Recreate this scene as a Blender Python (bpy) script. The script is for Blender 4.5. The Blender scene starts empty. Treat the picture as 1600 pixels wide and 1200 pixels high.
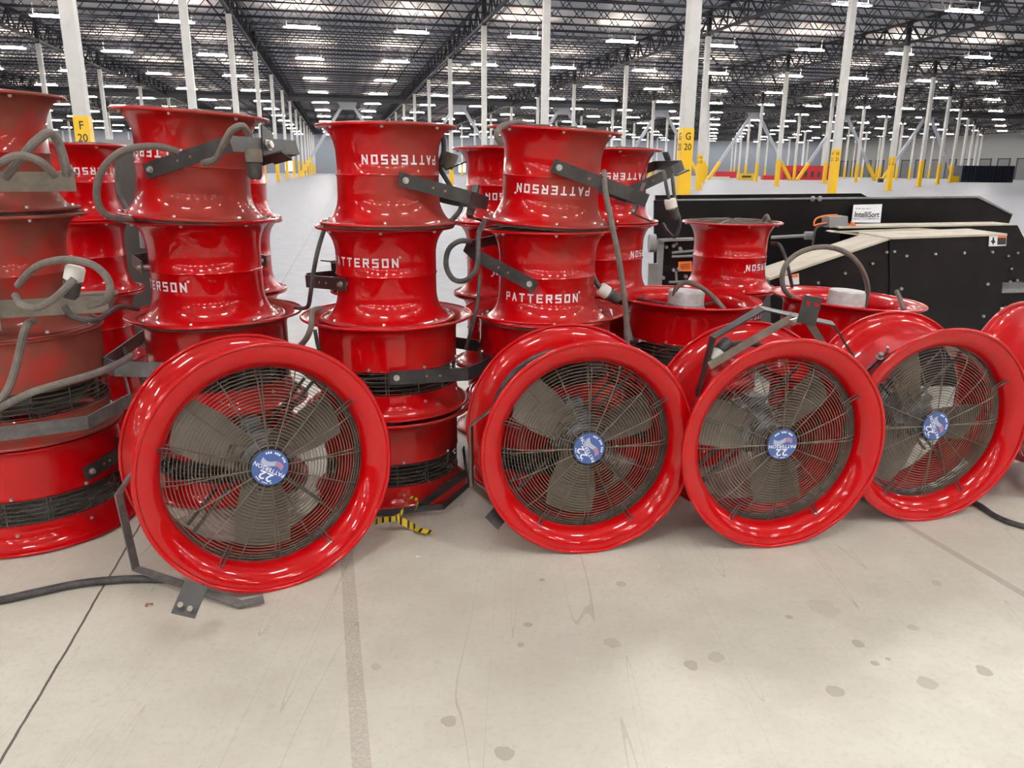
import bpy, math, random
from mathutils import Vector, Matrix
random.seed(7)
PI = math.pi
S = bpy.context.scene
COL = S.collection
# ------------------------------------------------------------------ camera, world, exposure
FPX, TH, RO, CH = 1210.0, math.radians(15.43), math.radians(.45), 1.25
Fw = Vector((0, math.cos(TH), -math.sin(TH)))
R0 = Vector((1, 0, 0)); U0 = Vector((0, math.sin(TH), math.cos(TH)))
Rt = R0 * math.cos(RO) + U0 * math.sin(RO)
Up = -R0 * math.sin(RO) + U0 * math.cos(RO)
CP = Vector((0, 0, CH))
cam = bpy.data.cameras.new('camera'); camo = bpy.data.objects.new('camera', cam); COL.objects.link(camo)
cam.sensor_width = 36; cam.lens = 36 * FPX / 1600; cam.clip_start = .05; cam.clip_end = 900
camo.matrix_world = Matrix(((Rt.x, Up.x, -Fw.x, 0), (Rt.y, Up.y, -Fw.y, 0), (Rt.z, Up.z, -Fw.z, CH), (0, 0, 0, 1)))
S.camera = camo
W = bpy.data.worlds.new('world'); S.world = W; W.use_nodes = True
W.node_tree.nodes['Background'].inputs[0].default_value = (.55, .6, .7, 1)
W.node_tree.nodes['Background'].inputs[1].default_value = .3
S.view_settings.view_transform = 'Standard'; S.view_settings.look = 'None'
S.view_settings.exposure = 0.0; S.view_settings.gamma = 1; S.view_settings.use_curve_mapping = False
S.cycles.max_bounces = 7; S.cycles.diffuse_bounces = 4; S.cycles.glossy_bounces = 4
S.cycles.sample_clamp_indirect = 6; S.cycles.use_denoising = True
TUBE_POWER, UP_POWER = 290.0, 150.0

def at(px, py, Y):
    "the point seen at a pixel, on the upright plane y = Y"
    d = Fw + Rt * ((px - 800) / FPX) - Up * ((py - 600) / FPX)
    return CP + d * (Y / d.y)
def atz(px, py, z):
    d = Fw + Rt * ((px - 800) / FPX) - Up * ((py - 600) / FPX)
    return CP + d * ((z - CH) / d.z)

# ------------------------------------------------------------------ materials
MAT = {}
def nmat(name, col=(.5, .5, .5), rough=.5, metal=0, emit=None, estr=0, coat=0, spec=.5):
    m = bpy.data.materials.new(name); m.use_nodes = True
    b = m.node_tree.nodes['Principled BSDF']
    b.inputs['Base Color'].default_value = (*col, 1); b.inputs['Roughness'].default_value = rough
    b.inputs['Metallic'].default_value = metal; b.inputs['Coat Weight'].default_value = coat
    b.inputs['Coat Roughness'].default_value = .06; b.inputs['Specular IOR Level'].default_value = spec
    if emit: b.inputs['Emission Color'].default_value = (*emit, 1); b.inputs['Emission Strength'].default_value = estr
    MAT[name] = m; return m
def nd(m, t, **k):
    n = m.node_tree.nodes.new(t)
    for a, v in k.items():
        if a in n.inputs.keys(): n.inputs[a].default_value = v
        else: setattr(n, a, v)
    return n
def lk(m, a, b): m.node_tree.links.new(a, b)
def bs(m): return m.node_tree.nodes['Principled BSDF']
def ramp(m, src, stops):
    r = nd(m, 'ShaderNodeValToRGB'); e = r.color_ramp.elements
    while len(e) < len(stops): e.new(.5)
    for q, (p, c) in zip(e, stops): q.position = p; q.color = (*c, 1) if len(c) == 3 else c
    lk(m, src, r.inputs[0]); return r.outputs[0]
def mixc(m, fac, a, b):
    x = nd(m, 'ShaderNodeMix', data_type='RGBA')
    for i, v in ((0, fac), (6, a), (7, b)):
        if hasattr(v, 'links'): lk(m, v, x.inputs[i])
        else: x.inputs[i].default_value = v if i == 0 else (*v, 1)
    return x.outputs[2]
def mth(m, op, a, b=None, c=None, clamp=False):
    x = nd(m, 'ShaderNodeMath', operation=op); x.use_clamp = clamp
    for i, v in enumerate((a, b, c)):
        if v is None: continue
        if hasattr(v, 'links'): lk(m, v, x.inputs[i])
        else: x.inputs[i].default_value = v
    return x.outputs[0]
def noise(m, scale, detail=3, rough=.6, vec=None, stretch=None):
    if vec is None: vec = nd(m, 'ShaderNodeTexCoord').outputs['Object']
    if stretch:
        mp = nd(m, 'ShaderNodeMapping'); mp.inputs['Scale'].default_value = stretch; lk(m, vec, mp.inputs[0]); vec = mp.outputs[0]
    n = nd(m, 'ShaderNodeTexNoise'); n.inputs['Scale'].default_value = scale
    n.inputs['Detail'].default_value = detail; n.inputs['Roughness'].default_value = rough
    lk(m, vec, n.inputs['Vector']); return n.outputs['Fac']

def red(name, dust, side=0.0, seed=0.0):
    "gloss red powder coat; dust = how much brown grime film, side = how strongly it keeps to the +x side"
    m = nmat(name, (.62, .004, .012), .22, coat=1, spec=.12); bs(m).inputs['Specular Tint'].default_value = (1, .35, .35, 1); bs(m).inputs['Coat Roughness'].default_value = .025
    tc = nd(m, 'ShaderNodeTexCoord'); mp = nd(m, 'ShaderNodeMapping'); mp.inputs['Location'].default_value = (seed, seed * .7, seed * 1.3)
    lk(m, tc.outputs['Object'], mp.inputs[0])
    n = noise(m, 4.2, 5, .62, mp.outputs[0])
    f = n
    if side:
        sx = nd(m, 'ShaderNodeSeparateXYZ'); lk(m, tc.outputs['Object'], sx.inputs[0])
        f = mth(m, 'ADD', n, mth(m, 'MULTIPLY', sx.outputs[0], side))
    lo = .72 - dust * .5
    f = ramp(m, f, [(max(0, lo - .1), (0, 0, 0)), (min(.99, lo + .16), (1, 1, 1))])
    top = min(.85, .06 + dust * 1.15)
    f = mth(m, 'MULTIPLY', f, top)
    fine = noise(m, 60, 2, .5)
    base = mixc(m, mth(m, 'MULTIPLY', fine, .12), (.44, .0005, .0025), (.345, .0003, .0015))
    lk(m, mixc(m, f, base, (.145, .062, .046)), bs(m).inputs['Base Color'])
    lk(m, mth(m, 'ADD', .36, mth(m, 'MULTIPLY', f, .34)), bs(m).inputs['Roughness'])
    lk(m, mth(m, 'SUBTRACT', .8, mth(m, 'MULTIPLY', f, .8), clamp=True), bs(m).inputs['Coat Weight'])
    # bare chips
    v = nd(m, 'ShaderNodeBump'); v.inputs['Strength'].default_value = .05; v.inputs['Distance'].default_value = .01
    lk(m, noise(m, 9, 2), v.inputs['Height']); lk(m, v.outputs[0], bs(m).inputs['Normal'])
    return m
red('red_clean', 0.05); red('red_some', .28, 1.0, 3.1); red('red_side', .42, 2.2, 5.2); red('red_dusty', .74, 0, 1.7); red('red_front', .12, .4, 8.4)
def grim(name, c1, c2, rough, scale=14, metal=0, spec=.5):
    m = nmat(name, c1, rough, metal, spec=spec); n = noise(m, scale, 4, .65)
    lk(m, mixc(m, ramp(m, n, [(.38, (0, 0, 0)), (.66, (1, 1, 1))]), c1, c2), bs(m).inputs['Base Color']); return m
grim('black_bar', (.012, .012, .014), (.035, .033, .032), .42)
grim('dusty_bar', (.10, .085, .068), (.16, .135, .105), .75, 18)
grim('grey_bar', (.09, .09, .092), (.16, .15, .145), .6, 22)
grim('cable_dusty', (.11, .095, .085), (.16, .14, .125), .8, 25)
grim('cable_black', (.02, .02, .022), (.06, .057, .055), .6, 25)
grim('guard_wire', (.07, .056, .043), (.13, .105, .08), .5, 16)
grim('wire_black', (.03, .028, .026), (.07, .063, .055), .5, 16)
grim('blade', (.12, .10, .08), (.16, .135, .108), .42, 10, .2)
grim('motor', (.17, .19, .21), (.11, .115, .12), .4, 12, .2)
grim('motor_cap', (.55, .55, .56), (.40, .38, .36), .55, 30)
nmat('bolt', (.62, .60, .56), .32, .9)
nmat('bolt_dusty', (.30, .26, .22), .6, .3)
nmat('text_white', (.78, .72, .74), .5)
nmat('badge_blue', (.035, .09, .30), .28, coat=.5); nmat('badge_rim', (.012, .012, .014), .4)
nmat('badge_white', (.8, .82, .86), .4); nmat('badge_pink', (.72, .3, .32), .4)
nmat('plug_white', (.62, .60, .55), .55)
grim('eq_black', (.006, .005, .006), (.011, .009, .010), .3, 3, spec=.18)
grim('eq_dust', (.50, .45, .37), (.40, .355, .29), .8, 8)
grim('eq_grey', (.22, .22, .22), (.15, .15, .15), .5, 8)
nmat('eq_box', (.24, .24, .25), .5); nmat('orange', (.85, .17, .02), .5); nmat('sticker_white', (.75, .76, .78), .5)
nmat('ink', (.012, .012, .016), .5); nmat('ink_red', (.6, .05, .03), .5)
nmat('dark_plastic', (.040, .039, .038), .55); nmat('grey_edge', (.26, .26, .27), .5)
nmat('tape_yellow', (.75, .58, .03), .45)
# building
grim('col_white', (.62, .61, .58), (.54, .53, .50), .5, 1.4); nmat('yellow', (.84, .50, .01), .42); nmat('brace', (.36, .385, .42), .5)
nmat('steel_dark', (.020, .021, .026), .6); nmat('steel_mid', (.10, .105, .11), .6)
nmat('wall_paint', (.20, .22, .26), .7); nmat('wall_paint_warm', (.27, .27, .265), .7); nmat('dock_door', (.16, .165, .165), .6); nmat('dock_frame', (.04, .04, .045), .6)
nmat('lamp_body', (.75, .76, .78), .4)
nmat('tube_light', (.9, .9, .9), .4, emit=(1, .975, .94), estr=TUBE_POWER)
nmat('up_light', (.9, .9, .9), .4, emit=(1, .78, .58), estr=UP_POWER)
nmat('lit_window', (.9, .9, .9), .4, emit=(.95, .98, 1), estr=2.2)
nmat('far_red', (.50, .012, .02), .5); nmat('far_navy', (.012, .014, .028), .45); nmat('far_yellow', (.8, .5, .02), .5)
nmat('far_dark', (.03, .03, .03), .6); nmat('green', (.02, .16, .08), .5); nmat('paper', (.7, .68, .64), .7); nmat('rust', (.25, .12, .05), .8)
m = nmat('deck', (.6, .6, .6), .6)
tc = nd(m, 'ShaderNodeTexCoord'); wv = nd(m, 'ShaderNodeTexWave'); wv.inputs['Scale'].default_value = 1.1; lk(m, tc.outputs['Object'], wv.inputs[0])
lk(m, mixc(m, wv.outputs['Fac'], (.44, .47, .53), (.55, .58, .64)), bs(m).inputs['Base Color'])

# floor: sealed concrete with joint, tape residue, scuffs, drips
m = nmat('concrete', (.4, .38, .33), .4)
tc = nd(m, 'ShaderNodeTexCoord'); V = tc.outputs['Object']
sx = nd(m, 'ShaderNodeSeparateXYZ'); lk(m, V, sx.inputs[0]); X, Y = sx.outputs[0], sx.outputs[1]
big = noise(m, .9, 4, .6, V); mid = noise(m, 4.5, 5, .65, V); fine = noise(m, 55, 4, .7, V)
c = mixc(m, ramp(m, big, [(.36, (0, 0, 0)), (.66, (1, 1, 1))]), (.62, .60, .515), (.54, .515, .445))
c = mixc(m, ramp(m, mid, [(.42, (0, 0, 0)), (.68, (.55, .55, .55))]), c, (.50, .46, .395))
c = mixc(m, ramp(m, fine, [(.30, (.35, .35, .35)), (.5, (0, 0, 0))]), c, (.42, .39, .335))
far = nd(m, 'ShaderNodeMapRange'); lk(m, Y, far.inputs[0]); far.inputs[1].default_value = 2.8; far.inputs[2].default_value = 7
c = mixc(m, mth(m, 'MULTIPLY', far.outputs[0], .92), c, (.155, .165, .205))      # slab painted darker far off to offset lamp glare, bluer for its cool sheen
def line(x0, slope, y0, half, wob=.006, nz=fine, yr=None):
    dx = mth(m, 'ADD', mth(m, 'SUBTRACT', X, x0), mth(m, 'MULTIPLY', mth(m, 'SUBTRACT', Y, y0), -slope))
    dx = mth(m, 'ABSOLUTE', mth(m, 'ADD', dx, mth(m, 'MULTIPLY', mth(m, 'SUBTRACT', mid, .5), wob)))
    k = mth(m, 'LESS_THAN', dx, half)
    if yr: k = mth(m, 'MULTIPLY', k, mth(m, 'MULTIPLY', mth(m, 'GREATER_THAN', Y, yr[0]), mth(m, 'LESS_THAN', Y, yr[1])))
    return k
speck = ramp(m, noise(m, 120, 3, .7, V), [(.35, (.1, .1, .1)), (.55, (1, 1, 1))])
tape = mth(m, 'MULTIPLY', line(-.464, -.242, 1.994, .0215, .004, yr=(-1, 2.7)), mth(m, 'ADD', .08, mth(m, 'MULTIPLY', speck, .38)))
c = mixc(m, tape, c, (.25, .205, .175))
c = mixc(m, mth(m, 'MULTIPLY', line(1.52, -.27, 2.38, .016, .006, yr=(-1, 2.9)), .4), c, (.22, .18, .155))
c = mixc(m, mth(m, 'MULTIPLY', line(-1.306, -.205, 2.374, .0035, .014), .92), c, (.045, .035, .03))
c = mixc(m, mth(m, 'MULTIPLY', line(14.0, -.205, 2.374, .01, .01), .6), c, (.1, .1, .1))
# drips of oil
def blob(x, y, r, k):
    d = nd(m, 'ShaderNodeVectorMath', operation='DISTANCE'); lk(m, V, d.inputs[0]); d.inputs[1].default_value = (x, y, 0)
    f = mth(m, 'ADD', d.outputs['Value'], mth(m, 'MULTIPLY', mth(m, 'SUBTRACT', noise_drip, .5), r * 1.5))
    return mth(m, 'MULTIPLY', mth(m, 'LESS_THAN', f, r), k)
noise_drip = noise(m, 22, 2, .5, V)
for bx, by, br, bk in ((.959, 1.87, .022, .5), (.965, 1.78, .012, .6), (1.01, 1.80, .009, .6), (1.06, 1.70, .03, .4), (1.234, 1.752, .026, .55), (.814, 1.665, .028, .45),
                       (.476, 1.764, .024, .5), (.28, 1.86, .03, .3), (-.145, 1.548, .026, .5), (-.015, 1.44, .03, .5), (.814, 2.0, .014, .5), (.05, 1.95, .015, .5), (.03, 1.85, .012, .5),
                       (1.15, 1.95, .02, .35), (.55, 1.8, .03, .3), (-.35, 1.75, .02, .3), (.35, 2.18, .018, .4), (.1, 2.2, .012, .6), (.93, 2.05, .06, .15), (1.35, 2.2, .02, .3)):
    c = mixc(m, blob(bx, by, br * .8, bk * .8), c, (.17, .135, .11))
# long scratches
for sc, st, rot, k in ((7, (1, .06, 1), .5, .35), (6, (1, .05, 1), -1.0, .3), (9, (1, .04, 1), 1.25, .25)):
    mp = nd(m, 'ShaderNodeMapping'); mp.inputs['Rotation'].default_value = (0, 0, rot); mp.inputs['Scale'].default_value = st; lk(m, V, mp.inputs[0])
    n = noise(m, sc, 1, .5, mp.outputs[0])
    s = mth(m, 'LESS_THAN', mth(m, 'ABSOLUTE', mth(m, 'SUBTRACT', n, .62)), .0016)
    c = mixc(m, mth(m, 'MULTIPLY', s, k), c, (.24, .19, .16))
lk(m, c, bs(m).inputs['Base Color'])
lk(m, mth(m, 'SUBTRACT', mth(m, 'ADD', .36, mth(m, 'MULTIPLY', mid, .25)), mth(m, 'MULTIPLY', far.outputs[0], -.02)), bs(m).inputs['Roughness'])
bp = nd(m, 'ShaderNodeBump'); bp.inputs['Strength'].default_value = .12; bp.inputs['Distance'].default_value = .004
lk(m, mid, bp.inputs['Height']); lk(m, bp.outputs[0], bs(m).inputs['Normal'])

# ------------------------------------------------------------------ mesh helpers
class MB:
    def __init__(s): s.v = []; s.f = []; s.mi = []
    def add(s, v, f, mi=0):
        o = len(s.v); s.v += [tuple(p) for p in v]; s.f += [tuple(i + o for i in q) for q in f]; s.mi += [mi] * len(f); return s
    def box(s, c, d, M=None, mi=0):
        x, y, z = (q / 2 for q in d)
        P = [Vector((a * x, b * y, e * z)) for e in (-1, 1) for a, b in ((-1, -1), (1, -1), (1, 1), (-1, 1))]
        P = [(M @ p if M else p) + Vector(c) for p in P]
        return s.add(P, [(3, 2, 1, 0), (4, 5, 6, 7), (0, 1, 5, 4), (1, 2, 6, 5), (2, 3, 7, 6), (3, 0, 4, 7)], mi)
    def bar(s, a, b, w, h, up=(0, 0, 1), mi=0, caps=True):
        a, b = Vector(a), Vector(b); d = (b - a).normalized(); u = Vector(up)
        if abs(d.dot(u)) > .98: u = Vector((0, 1, 0))
        r = d.cross(u).normalized(); u = r.cross(d)
        P = [p + r * (i * w / 2) + u * (j * h / 2) for p in (a, b) for i, j in ((-1, -1), (1, -1), (1, 1), (-1, 1))]
        F = [(0, 1, 5, 4), (1, 2, 6, 5), (2, 3, 7, 6), (3, 0, 4, 7)]
        if caps: F += [(3, 2, 1, 0), (4, 5, 6, 7)]
        return s.add(P, F, mi)
    def tube(s, pts, r, n=8, closed=False, mi=0, caps=True):
        pts = [Vector(p) for p in pts]; N = len(pts); T = []
        for i in range(N):
            a = pts[(i - 1) % N] if closed or i else pts[0]; b = pts[(i + 1) % N] if closed or i < N - 1 else pts[-1]
            T.append((b - a).normalized())
        ref = Vector((0, 0, 1)) if abs(T[0].z) < .9 else Vector((1, 0, 0)); u = T[0].cross(ref).normalized(); V_ = []
        for i in range(N):
            u = (u - T[i] * u.dot(T[i])).normalized(); w = T[i].cross(u)
            V_ += [pts[i] + (u * math.cos(k * 2 * PI / n) + w * math.sin(k * 2 * PI / n)) * r for k in range(n)]
        F = [(i * n + k, i * n + (k + 1) % n, ((i + 1) % N) * n + (k + 1) % n, ((i + 1) % N) * n + k) for i in range(N if closed else N - 1) for k in range(n)]
        if not closed and caps: F += [tuple(range(n))[::-1], tuple(range((N - 1) * n, N * n))]
        return s.add(V_, F, mi)
    def ring(s, R, z, r, seg=56, n=4, mi=0):
        V_ = []
        for i in range(seg):
            a = 2 * PI * i / seg; ca, sa = math.cos(a), math.sin(a)
            for k in range(n):
                b = 2 * PI * k / n + PI / 4; q = R + r * math.cos(b); V_.append((q * ca, q * sa, z + r * math.sin(b)))
        return s.add(V_, [(i * n + k, i * n + (k + 1) % n, ((i + 1) % seg) * n + (k + 1) % n, ((i + 1) % seg) * n + k) for i in range(seg) for k in range(n)], mi)
    def lathe(s, prof, seg=72, closed=False, mi=0):
        n = len(prof); V_ = [(r * math.cos(2 * PI * i / seg), r * math.sin(2 * PI * i / seg), z) for i in range(seg) for r, z in prof]
        F = [(i * n + k, ((i + 1) % seg) * n + k, ((i + 1) % seg) * n + (k + 1) % n, i * n + (k + 1) % n) for i in range(seg) for k in range(n if closed else n - 1)]
        return s.add(V_, F, mi)
    def disc(s, r, z, seg=32, flip=False, mi=0):
        V_ = [(r * math.cos(2 * PI * i / seg), r * math.sin(2 * PI * i / seg), z) for i in range(seg)]
        q = tuple(range(seg)); return s.add(V_, [q[::-1] if flip else q], mi)
    def xf(s, M, a=0): s.v[a:] = [tuple(M @ Vector(p)) for p in s.v[a:]]; return s
    def mesh(s, name, mats, smooth=True):
        me = bpy.data.meshes.new(name); me.from_pydata(s.v, [], s.f)
        for k in (mats if isinstance(mats, (list, tuple)) else [mats]): me.materials.append(MAT[k])
        if len(set(s.mi)) > 1: me.polygons.foreach_set('material_index', s.mi)
        if smooth:
            me.polygons.foreach_set('use_smooth', [True] * len(s.f))
            try: me.set_sharp_from_angle(angle=math.radians(38))
            except Exception: pass
        me.update(); return me

def link(name, me, parent=None, M=None, label=None, cat=None, group=None, kind=None):
    o = bpy.data.objects.new(name, me); COL.objects.link(o)
    if parent: o.parent = parent
    if M is not None: o.matrix_basis = M
    if label: o['label'] = label
    if cat: o['category'] = cat
    if group: o['group'] = group
    if kind: o['kind'] = kind
    return o
def remat(me, mat, _c={}):
    k = (me.name, mat)
    if k not in _c: c_ = me.copy(); c_.materials.clear(); c_.materials.append(MAT[mat]); _c[k] = c_
    return _c[k]
def smooth_path(P, sub=7):
    P = [Vector(p) for p in P]; out = []
    for i in range(len(P) - 1):
        a, b, c_, d = P[max(i - 1, 0)], P[i], P[i + 1], P[min(i + 2, len(P) - 1)]
        for k in range(sub):
            t = k / sub
            out.append(.5 * ((2 * b) + (c_ - a) * t + (2 * a - 5 * b + 4 * c_ - d) * t * t + (3 * b - a - 3 * c_ + d) * t ** 3))
    out.append(P[-1]); return out
def text_mb(txt, size, bold=.0, space=1.0, sx=1.0, rot180=False):
    c_ = bpy.data.curves.new('t', 'FONT'); c_.body = txt; c_.size = size; c_.offset = bold * size; c_.space_character = space
    c_.align_x = 'CENTER'; c_.align_y = 'CENTER'; c_.resolution_u = 3; c_.fill_mode = 'FRONT'
    o = bpy.data.objects.new('t', c_); COL.objects.link(o); dg = bpy.context.evaluated_depsgraph_get(); dg.update()
    me = bpy.data.meshes.new_from_object(o.evaluated_get(dg)); b = MB()
    V_ = [Vector((v.co.x * sx, v.co.y, 0)) for v in me.vertices]
    if rot180: V_ = [Vector((-v.x, -v.y, 0)) for v in V_]
    b.add(V_, [tuple(p.vertices) for p in me.polygons]); bpy.data.objects.remove(o); bpy.data.meshes.remove(me); return b

# ------------------------------------------------------------------ fan parts (local z = fan axis, 0 at the badge/guard end)
def flare(rb, rr, z0, z1, n=9):      # from the rim (rr, z0) to the throat (rb, z1)
    return [(rb + (rr - rb) * (1 - math.cos(t)), z1 + (z0 - z1) * math.sin(t)) for t in [PI / 2 * (1 - i / n) for i in range(n + 1)]]
def shell(outer, th=.0035, seg=88):
    inner = [(r - th, z) for r, z in outer]; b = MB(); b.lathe(outer, seg); b.lathe(inner[::-1], seg)
    return b
def lip(b, R, z, r=.0055, seg=88): b.ring(R, z, r, seg, 10); return b
_C = {}
def cached(k, f):
    if k not in _C: _C[k] = f()
    return _C[k]
S_H, S_R, S_B = .345, .250, .186
def housing_s():
    H = S_H; p = flare(S_B, S_R, .004, .105) + [(S_B, H * .5 - .006), (S_B + .004, H * .5), (S_B, H * .5 + .006)] + flare(S_B, S_R, H - .004, H - .105)[::-1]
    b = shell(p); lip(b, S_R, .004); lip(b, S_R, H - .004); return b.mesh('housing_small', 'red_clean')
def housing_l(rg, rb, ro, H, front=False):
    # bell at the guard end, open vent band, drum, bell at the open end
    v0, v1 = (.062, .128) if front else (.085, .178)
    zf = .06 if front else .083
    b = MB()
    for prof in (flare(rb, rg, .004, zf) + [(rb, v0)], [(rb, v1), (rb, v1 + .03)] + flare(rb, ro, H - .004, H - (.1 if front else .06))[::-1]):
        q = shell(prof); b.add(q.v, q.f)
    lip(b, rg, .004, .007 if front else .0055); lip(b, ro, H - .004); 
    for z in (v0, v1): b.ring(rb - .001, z, .0028, 88, 6)
    return b.mesh('housing_large', 'red_clean')
def vent(rb, v0, v1, n):
    b = MB()
    for i in range(n): b.ring(rb - .003, v0 + (v1 - v0) * (i + .5) / n, .0019, 72, 4)
    for i in range(14):
        for dd in (-.02, .02) if i % 2 == 0 else (0,):
            a = 2 * PI * i / 14 + dd; x, y = (rb - .005) * math.cos(a), (rb - .005) * math.sin(a); b.bar((x, y, v0), (x, y, v1), .0035, .0035, caps=False)
    return b.mesh('vent_grille', 'wire_black', False)
def guard(R, z, n, hub, depth=.022, tr=.0016, spokes=16, sgn=1, mat='guard_wire', cage=True):
    b = MB()
    prof = lambda r: z + sgn * (depth * max(0, (r / R - .80) / .20) ** 1.6 - .012 * (1 - (r / R) ** 2))
    for i in range(n):
        r = hub + (R - hub) * (i / (n - 1)); b.ring(r, prof(r), tr, 64, 4)
    for q in range(3 if cage else 0): b.ring(R - .001, z + sgn * (depth + .010 * (q + 1)), tr, 64, 4)
    for i in range(spokes):
        a0 = 2 * PI * i / spokes
        for dd in ((-.028, .028) if i % 4 == 0 else (0,)):
            P = []
            for k in range(7):
                r = hub * .9 + (R - hub * .9) * k / 6; aa = a0 + dd * min(1, r / R); P.append((r * math.cos(aa), r * math.sin(aa), prof(r) - sgn * tr * 1.6))
            if cage: P.append((P[-1][0], P[-1][1], z + sgn * (depth + .033)))
            b.tube(P, tr * 1.15, 4, caps=False)
    if not cage and sgn > 0:
        for q in range(3): b.ring(R + .002, z - .004 - q * .004, .0022, 64, 4)
    return b.mesh('guard', mat, False)
def clip_mesh(R, z):
    b = MB()
    for a in (0,):
        P = [((R + dr) * math.cos(a + da), (R + dr) * math.sin(a + da), z + dz) for dr, da, dz in ((-.05, .02, -.006), (.0, .02, -.004), (.014, .014, -.012), (.016, 0, -.014), (.014, -.014, -.012), (0, -.02, -.004), (-.05, -.02, -.006))]
        b.tube(smooth_path(P, 3), .0022, 5)
    return b.mesh('guard_clip', 'wire_black')
def blade_mesh(r0, r1, w, ang, z):
    b = MB(); nr, nw = 8, 6; th = .004; P = []
    for side in (0, 1):
        for i in range(nr + 1):
            t = i / nr; r = r0 + (r1 - r0) * t; ww = w * (.62 + .42 * min(1, t * 1.6)) ; tw = math.radians(27 - 9 * t)
            for k in range(nw + 1):
                s = (k / nw - .5) * ww; bow = .018 * (1 - (2 * k / nw - 1) ** 2)
                x = r * math.cos(0) - .02 * (2 * k / nw - 1) ** 2 * t; y = s * math.cos(tw); zz = z + s * math.sin(tw) + bow + side * th
                P.append((x, y, zz))
    F = []; m_ = (nr + 1) * (nw + 1)
    for i in range(nr):
        for k in range(nw):
            a = i * (nw + 1) + k; F += [(a, a + 1, a + nw + 2, a + nw + 1), (m_ + a, m_ + a + nw + 1, m_ + a + nw + 2, m_ + a + 1)]
    for i in range(nr):
        a = i * (nw + 1); F.append((a, a + nw + 1, m_ + a + nw + 1, m_ + a)); a += nw; F.append((a, m_ + a, m_ + a + nw + 1, a + nw + 1))
    for k in range(nw):
        F.append((k, m_ + k, m_ + k + 1, k + 1)); a = nr * (nw + 1) + k; F.append((a, a + 1, m_ + a + 1, m_ + a))
    b.add(P, F)
    for rr, yy in ((r0 + .03, -.02), (r0 + .03, .02), (r0 + .065, .0)): 
        o = len(b.v); b.lathe([(0, -.012), (.007, -.012), (.007, .01)], 8); b.xf(Matrix.Translation((rr, yy, z + yy * .6 + .006)), o)
    return b.mesh('blade', 'blade')
def hub_mesh(z, R=.055):
    b = MB(); b.lathe([(0, z - .035), (R * .75, z - .035), (R, z - .02), (R, z + .03), (.03, z + .035), (.03, z + .05), (0, z + .05)], 32)
    for i in range(3):
        a = 2 * PI * i / 3; b.box((math.cos(a) * R, math.sin(a) * R, z), (.07, .05, .02), Matrix.Rotation(a, 3, 'Z') @ Matrix.Rotation(.6, 3, 'X'))
    return b.mesh('hub', 'motor')
def motor_mesh(z0, z1, R):
    b = MB(); b.lathe([(0, z0), (R * .55, z0), (R * .85, z0 + .012), (R, z0 + .03), (R, z1 - .02), (R * .9, z1), (0, z1)], 40)
    for i in range(20):
        a = 2 * PI * i / 20; b.box((math.cos(a) * (R + .003), math.sin(a) * (R + .003), (z0 + z1) / 2), (.008, .004, (z1 - z0) * .6), Matrix.Rotation(a, 3, 'Z'))
    b.box((0, R + .012, (z0 + z1) / 2), (.06, .03, .07))
    return b.mesh('motor', 'motor')
def mount_mesh(rb, za, zb):
    b = MB()
    for i in range(4):
        a = PI / 4 + i * PI / 2; c_, s_ = math.cos(a), math.sin(a)
        for z in (za, zb): b.bar((c_ * .07, s_ * .07, z), (c_ * (rb - .004), s_ * (rb - .004), z), .009, .009)
    for z in (za, zb): b.ring(.085, z, .005, 32, 6)
    return b.mesh('motor_mount', 'wire_black')
def bolts_mesh(r, z, n=6, up=1):
    b = MB()
    for i in range(n):
        a = 2 * PI * (i + .35) / n; o = len(b.v); b.lathe([(0, .006 * up), (.004, .006 * up), (.006, .003 * up), (.006, -.002 * up)], 10); b.xf(Matrix.Translation((r * math.cos(a), r * math.sin(a), z)), o)
    return b
def rim_bolts(root, small, rb, H):
    def one():
        b = MB(); b.lathe([(0, .006), (.004, .006), (.006, .003), (.006, -.002)], 10); return b.mesh('rim_bolt', 'bolt')
    me = cached('one_bolt', one)
    if small:
        for zz, sc in ((.012, 1), (H - .012, -1)):
            for i in range(7):
                a = 2 * PI * (i + .35) / 7; link('rim_bolt', me, root, M=Matrix.Translation(((S_R - .016) * math.cos(a), (S_R - .016) * math.sin(a), zz)) @ Matrix.Rotation(0 if sc > 0 else PI, 4, 'X'))
    else:
        for zz in (.055, H - .165):
            for i in range(8):
                a = 2 * PI * (i + .4) / 8; link('rim_bolt', me, root, M=Matrix.Translation((rb * math.cos(a), rb * math.sin(a), zz)) @ Matrix.Rotation(a, 4, 'Z') @ Matrix.Rotation(PI / 2, 4, 'Y') @ Matrix.Scale(1.15, 4))
def fixing_mesh(small, rb, H):
    if small:
        b = bolts_mesh(S_R - .016, .012, 8); q = bolts_mesh(S_R - .016, H - .012, 8, -1); b.add(q.v, q.f)
    else:
        b = MB()
        for zz in (.055, H - .165):
            for i in range(8):
                a = 2 * PI * (i + .4) / 8; o = len(b.v); b.lathe([(0, .008), (.005, .008), (.007, .005), (.007, -.004)], 10)
                b.xf(Matrix.Translation((rb * math.cos(a), rb * math.sin(a), zz)) @ Matrix.Rotation(a, 4, 'Z') @ Matrix.Rotation(PI / 2, 4, 'Y'), o)
    return b.mesh('rim_bolts', 'bolt')
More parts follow.
